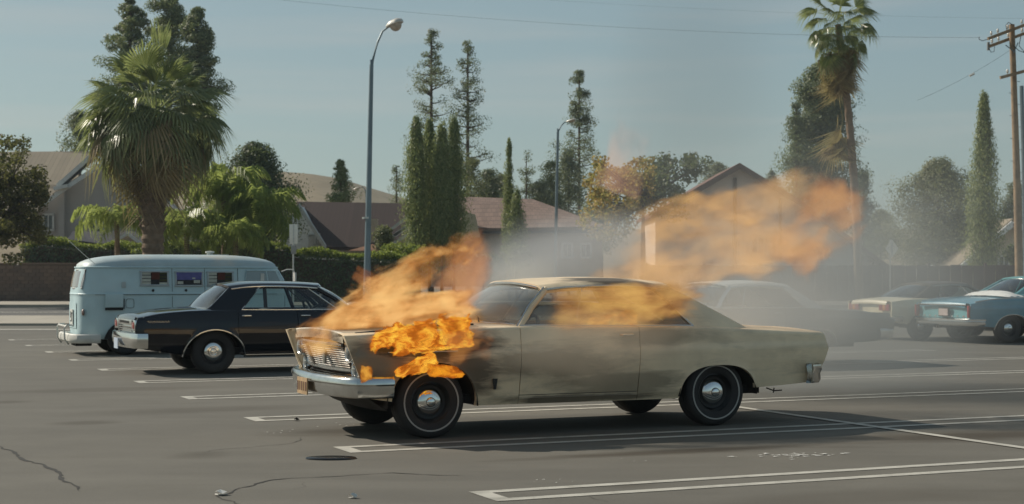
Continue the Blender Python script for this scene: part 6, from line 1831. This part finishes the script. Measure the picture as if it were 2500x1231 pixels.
def flame(label, px, py, Y, half_, deg, yaw, core, edge, dens, f, thr, soft, prof, gain, fade, seed, lift=0.0, aniso=(.5, .35, 1.0), warp=.14, detail=5, envw=.55, cw=.55):
    """one body of flame; f is how many swirls per metre, warp how far they are bent (metres)"""
    m = flame_material(label.replace(' ', '_')[:40], core, edge, dens, tuple(h * k * f for h, k in zip(half_, aniso)), tuple(warp / h for h in half_), thr, soft, prof, detail, gain, fade, seed, 1.0, lift=lift, envw=envw, cw=cw)
    return hull('flame', P(px, py, Y), half_, deg, m, label, 'flame', yaw, gf)
flame('broad tan-orange flame streaming off the hood toward the cypresses', 1020, 692, 15.0, (1.40, .50, .58), 25, TH, (1.0, .60, .22), (.66, .27, .07), 4.6, 3.6, .490, .5, ((0, .20), (.2, .48), (.5, .72), (.8, .55), (1, .25)), 3.8, (.06, .58), 1.3)
flame('low carpet of flame lying on the hood before the windshield', 1005, 762, 15.1, (.98, .66, .28), 5, TH, (1.0, .60, .22), (.66, .27, .07), 5.5, 3.6, .465, .5, ((0, .35), (.3, .85), (.7, .95), (1, .6)), 3.2, (.10, .30), 4.3)
flame('thin reddish flame tip curling up between hood and roof', 1165, 625, 15.3, (.62, .40, .36), 55, TH, (.70, .33, .13), (.52, .19, .07), 2.4, 3.2, .49, .5, ((0, .7), (.4, .8), (1, .35)), 2.8, (.15, .5), 7.7)
flame('bright yellow flame licking out over the front fender', 1035, 822, 14.25, (.58, .16, .25), 6, TH, YEL, DEEP, 46, 9.0, .515, .20, ((0, .40), (.4, .75), (.75, .95), (1, .7)), 4.2, (.15, .16), 2.2, .10, (.5, .35, 1.0), .12)
flame('yellow flame curling up out of the front wheel arch', 1018, 895, 14.22, (.24, .12, .12), 24, TH, YEL, DEEP, 60, 8.0, .47, .22, ((0, .5), (.5, .9), (1, .7)), 3.2, (.12, .2), 5.2, .0, (.5, .35, 1.0), .09)
flame('deep orange flame over the rear edge of the front wheel arch', 1088, 905, 14.22, (.22, .12, .10), -4, TH, (.85, .34, .02), (.55, .13, .01), 34, 8.0, .49, .25, ((0, .6), (.5, .9), (1, .7)), 3.2, (.2, .25), 6.9, .0, (.65, .4, 1.0), .08)
flame('dull red flame fading over the door edge behind the front wheel', 1160, 845, 14.25, (.36, .14, .34), 12, TH, (.60, .26, .07), (.40, .14, .04), 4.5, 4.0, .50, .45, ((0, .8), (.5, .9), (1, .6)), 2.6, (.15, .55), 6.6)
flame('tiny flame above the bumper corner', 896, 912, 14.05, (.07, .07, .13), 0, TH, (.85, .42, .06), (.5, .16, .02), 30, 9.0, .47, .3, ((0, .9), (1, .7)), 3.0, (.2, .3), 3.9, 0, (1, .4, .7), .05)
flame('smoky orange flame pouring from the side window of the burning car', 1535, 742, 15.2, (1.0, .50, .36), 5, TH, (.72, .42, .12), (.42, .19, .06), 3.4, 3.4, .46, .5, ((0, .5), (.3, .85), (.7, .95), (1, .6)), 2.8, (.2, .30), 3.4)
flame('small bright flame on the seat behind the window sill', 1490, 775, 15.3, (.38, .25, .15), 2, TH, (1.0, .60, .14), (.75, .27, .03), 14, 5.5, .50, .28, ((0, .5), (.5, .9), (1, .6)), 3.2, (.15, .25), 8.4, 0, (.6, .4, 1))
PLC, PLE = (.88, .52, .22), (.56, .31, .145)
flame('orange flame streaming low off the roof toward the white-roofed car', 1690, 655, 16.4, (1.35, .6, .46), 12, .3, PLC, PLE, 1.0, 2.6, .485, .6, ((0, .40), (.25, .75), (.6, .95), (1, .6)), 3.2, (.14, .25), 21.7, 0, (.55, .35, 1), .2)
flame('wide faint orange plume blown off the roof across the tall gable', 1800, 575, 17.2, (1.70, .9, .88), 14, .25, PLC, PLE, .80, 2.4, .485, .6, ((0, .38), (.25, .7), (.6, .95), (.85, .9), (1, .6)), 3.4, (.12, .34), 9.1, 0, (.55, .35, 1), .24)
flame('brighter orange billow in the upper part of the blown plume', 1720, 520, 17.0, (.90, .6, .52), 14, .2, (.80, .46, .17), (.55, .29, .11), 1.25, 3.0, .495, .5, ((0, .5), (.4, .9), (.8, .8), (1, .5)), 3.6, (.15, .35), 11.3, 0, (.55, .35, 1), .2)
flame('reddish far end of the plume before the tall palm trunk', 2005, 545, 17.6, (.75, .6, .66), 48, .2, (.70, .36, .15), (.46, .20, .085), 1.5, 3.0, .49, .5, ((0, .7), (.5, .9), (1, .6)), 3.4, (.2, .35), 13.3, 0, (.55, .35, 1), .2)
flame('pale pink wisp of flame high against the sky', 1545, 335, 18.2, (.80, .5, .50), 72, 0, (.80, .47, .32), (.62, .36, .27), .95, 2.0, .47, .8, ((0, .9), (.5, .8), (1, .4)), 2.4, (.12, .5), 15.5)
flame('small detached dull flame crossing the street lamp pole', 912, 688, 15.2, (.26, .16, .19), -24, TH, (.50, .20, .07), (.36, .12, .04), 4.5, 5.0, .48, .4, ((0, .4), (.5, .9), (1, .6)), 3.0, (.15, .3), 17.1)

def smoke_material(name, col, dens, nscale=1.6, thr=.45, soft=.5, stretch=(.7, 1, 1), seed=0., detail=3, rate=.8, core=.9, aniso=.2):
    m = bpy.data.materials.new(name); t = NT(m)
    tc = t.n('TexCoord').outputs['Object']
    n = t.noise(t.mapv(tc, stretch, (seed, seed * .6, seed * 1.3)), nscale, detail, .55, .6)
    ln = t.n('VectorMath', operation='LENGTH'); t.l(tc, ln.inputs[0])
    q = t.n('MapRange'); q.interpolation_type = 'SMOOTHSTEP'; t.l(ln.outputs['Value'], q.inputs[0]); q.inputs[1].default_value = 1.0; q.inputs[2].default_value = .25; q.inputs[3].default_value = 0; q.inputs[4].default_value = 1
    k = t.math('ADD', t.math('MULTIPLY', q.outputs[0], core), t.math('MULTIPLY', t.math('SUBTRACT', n.outputs['Fac'], thr), 1.8))
    k = t.math('MULTIPLY', t.math('DIVIDE', t.math('SUBTRACT', k, .12), soft, clamp=True), q.outputs[0])
    pv = t.n('VolumePrincipled'); pv.inputs['Color'].default_value = (*col, 1); pv.inputs['Anisotropy'].default_value = aniso
    t.l(t.math('MULTIPLY', k, dens), pv.inputs['Density'])
    t.l(pv.outputs[0], t.out.inputs['Volume'])
    m.cycles.volume_step_rate = rate
    return m
def ball(name, centre, half_, m, rot=0, yaw=0, label=None):
    b = MB(); b.lathe([(max(.001, math.cos(a)), math.sin(a)) for a in np.linspace(-math.pi / 2, math.pi / 2, 11)], 20, 'z')
    o = b.build(name, m, None); o.location = centre; o.scale = half_; o.rotation_euler = (0, -R(rot), yaw)
    return tag(o, label, 'smoke', None, 'stuff')
S1 = smoke_material('drifting_smoke', (.66, .68, .67), .33, 2.2, .45, .6, (.8, 1, 1.2), 2.0, 3, .7)
ball('smoke', (3.9, 20.8, 1.1), (4.1, 3.0, 2.3), S1, 5, .3, 'grey smoke drifting over the parked cars behind the burning coupe')
S2 = smoke_material('roof_smoke', (.70, .73, .76), .95, 2.2, .46, .5, (.7, 1, 1), 5.0, 3, .7)
ball('smoke', P(1370, 630, 16.8), (1.75, .9, .66), S2, 12, .2, 'pale blue-grey smoke rising from the roof of the burning coupe')
S3 = smoke_material('side_smoke', (.68, .61, .50), 1.15, 2.6, .50, .4, (.6, 1, 1), 8.0, 3, .7)
ball('smoke', P(1440, 850, 14.35), (1.4, .32, .50), S3, 2, TH, 'light smoke hanging along the door of the burning coupe')
S4 = smoke_material('sky_smoke', (.30, .32, .33), .17, 1.8, .45, .7, (.6, 1, 1), 12.0, 3, .7)
ball('smoke', P(1690, 190, 21), (1.8, 1.4, 2.7), S4, -10, 0, 'faint grey smoke column climbing into the sky above the burning coupe')
S6 = smoke_material('cabin_smoke', (.62, .64, .62), .9, 2.0, .45, .5, (.7, 1, 1), 22.0, 3, .7)
ball('smoke', P(1230, 715, 15.7), (.85, .6, .5), S6, 20, TH, 'pale smoke curling over the windshield of the burning coupe')
S7 = smoke_material('quarter_smoke', (.66, .66, .64), .45, 1.9, .45, .6, (.6, 1, 1), 31.0, 3, .7)
ball('smoke', P(1880, 770, 17.4), (1.9, 1.0, .75), S7, 3, TH, 'soft grey smoke trailing over the trunk of the burning coupe')
S5 = smoke_material('far_smoke', (.58, .60, .60), .006, 2.0, .42, .7, (.6, 1, 1), 15.0, 2, .9)
ball('smoke', (13.5, 55, 3.0), (19, 26, 7), S5, 0, .1, 'wide thin smoke veil spread toward the far trees and board fence')
# ------------------------------------------------------------------ air
m = bpy.data.materials.new('hazy_air'); t = NT(m)
pv = t.n('VolumePrincipled'); pv.inputs['Color'].default_value = (.72, .88, .98, 1); pv.inputs['Density'].default_value = HAZE; pv.inputs['Anisotropy'].default_value = .15
t.l(pv.outputs[0], t.out.inputs['Volume'])
b = MB(); b.box((0, 760, 34.5), (2200, 1660, 72)); tag(b.build('haze', m, None, smooth=False), kind='stuff')
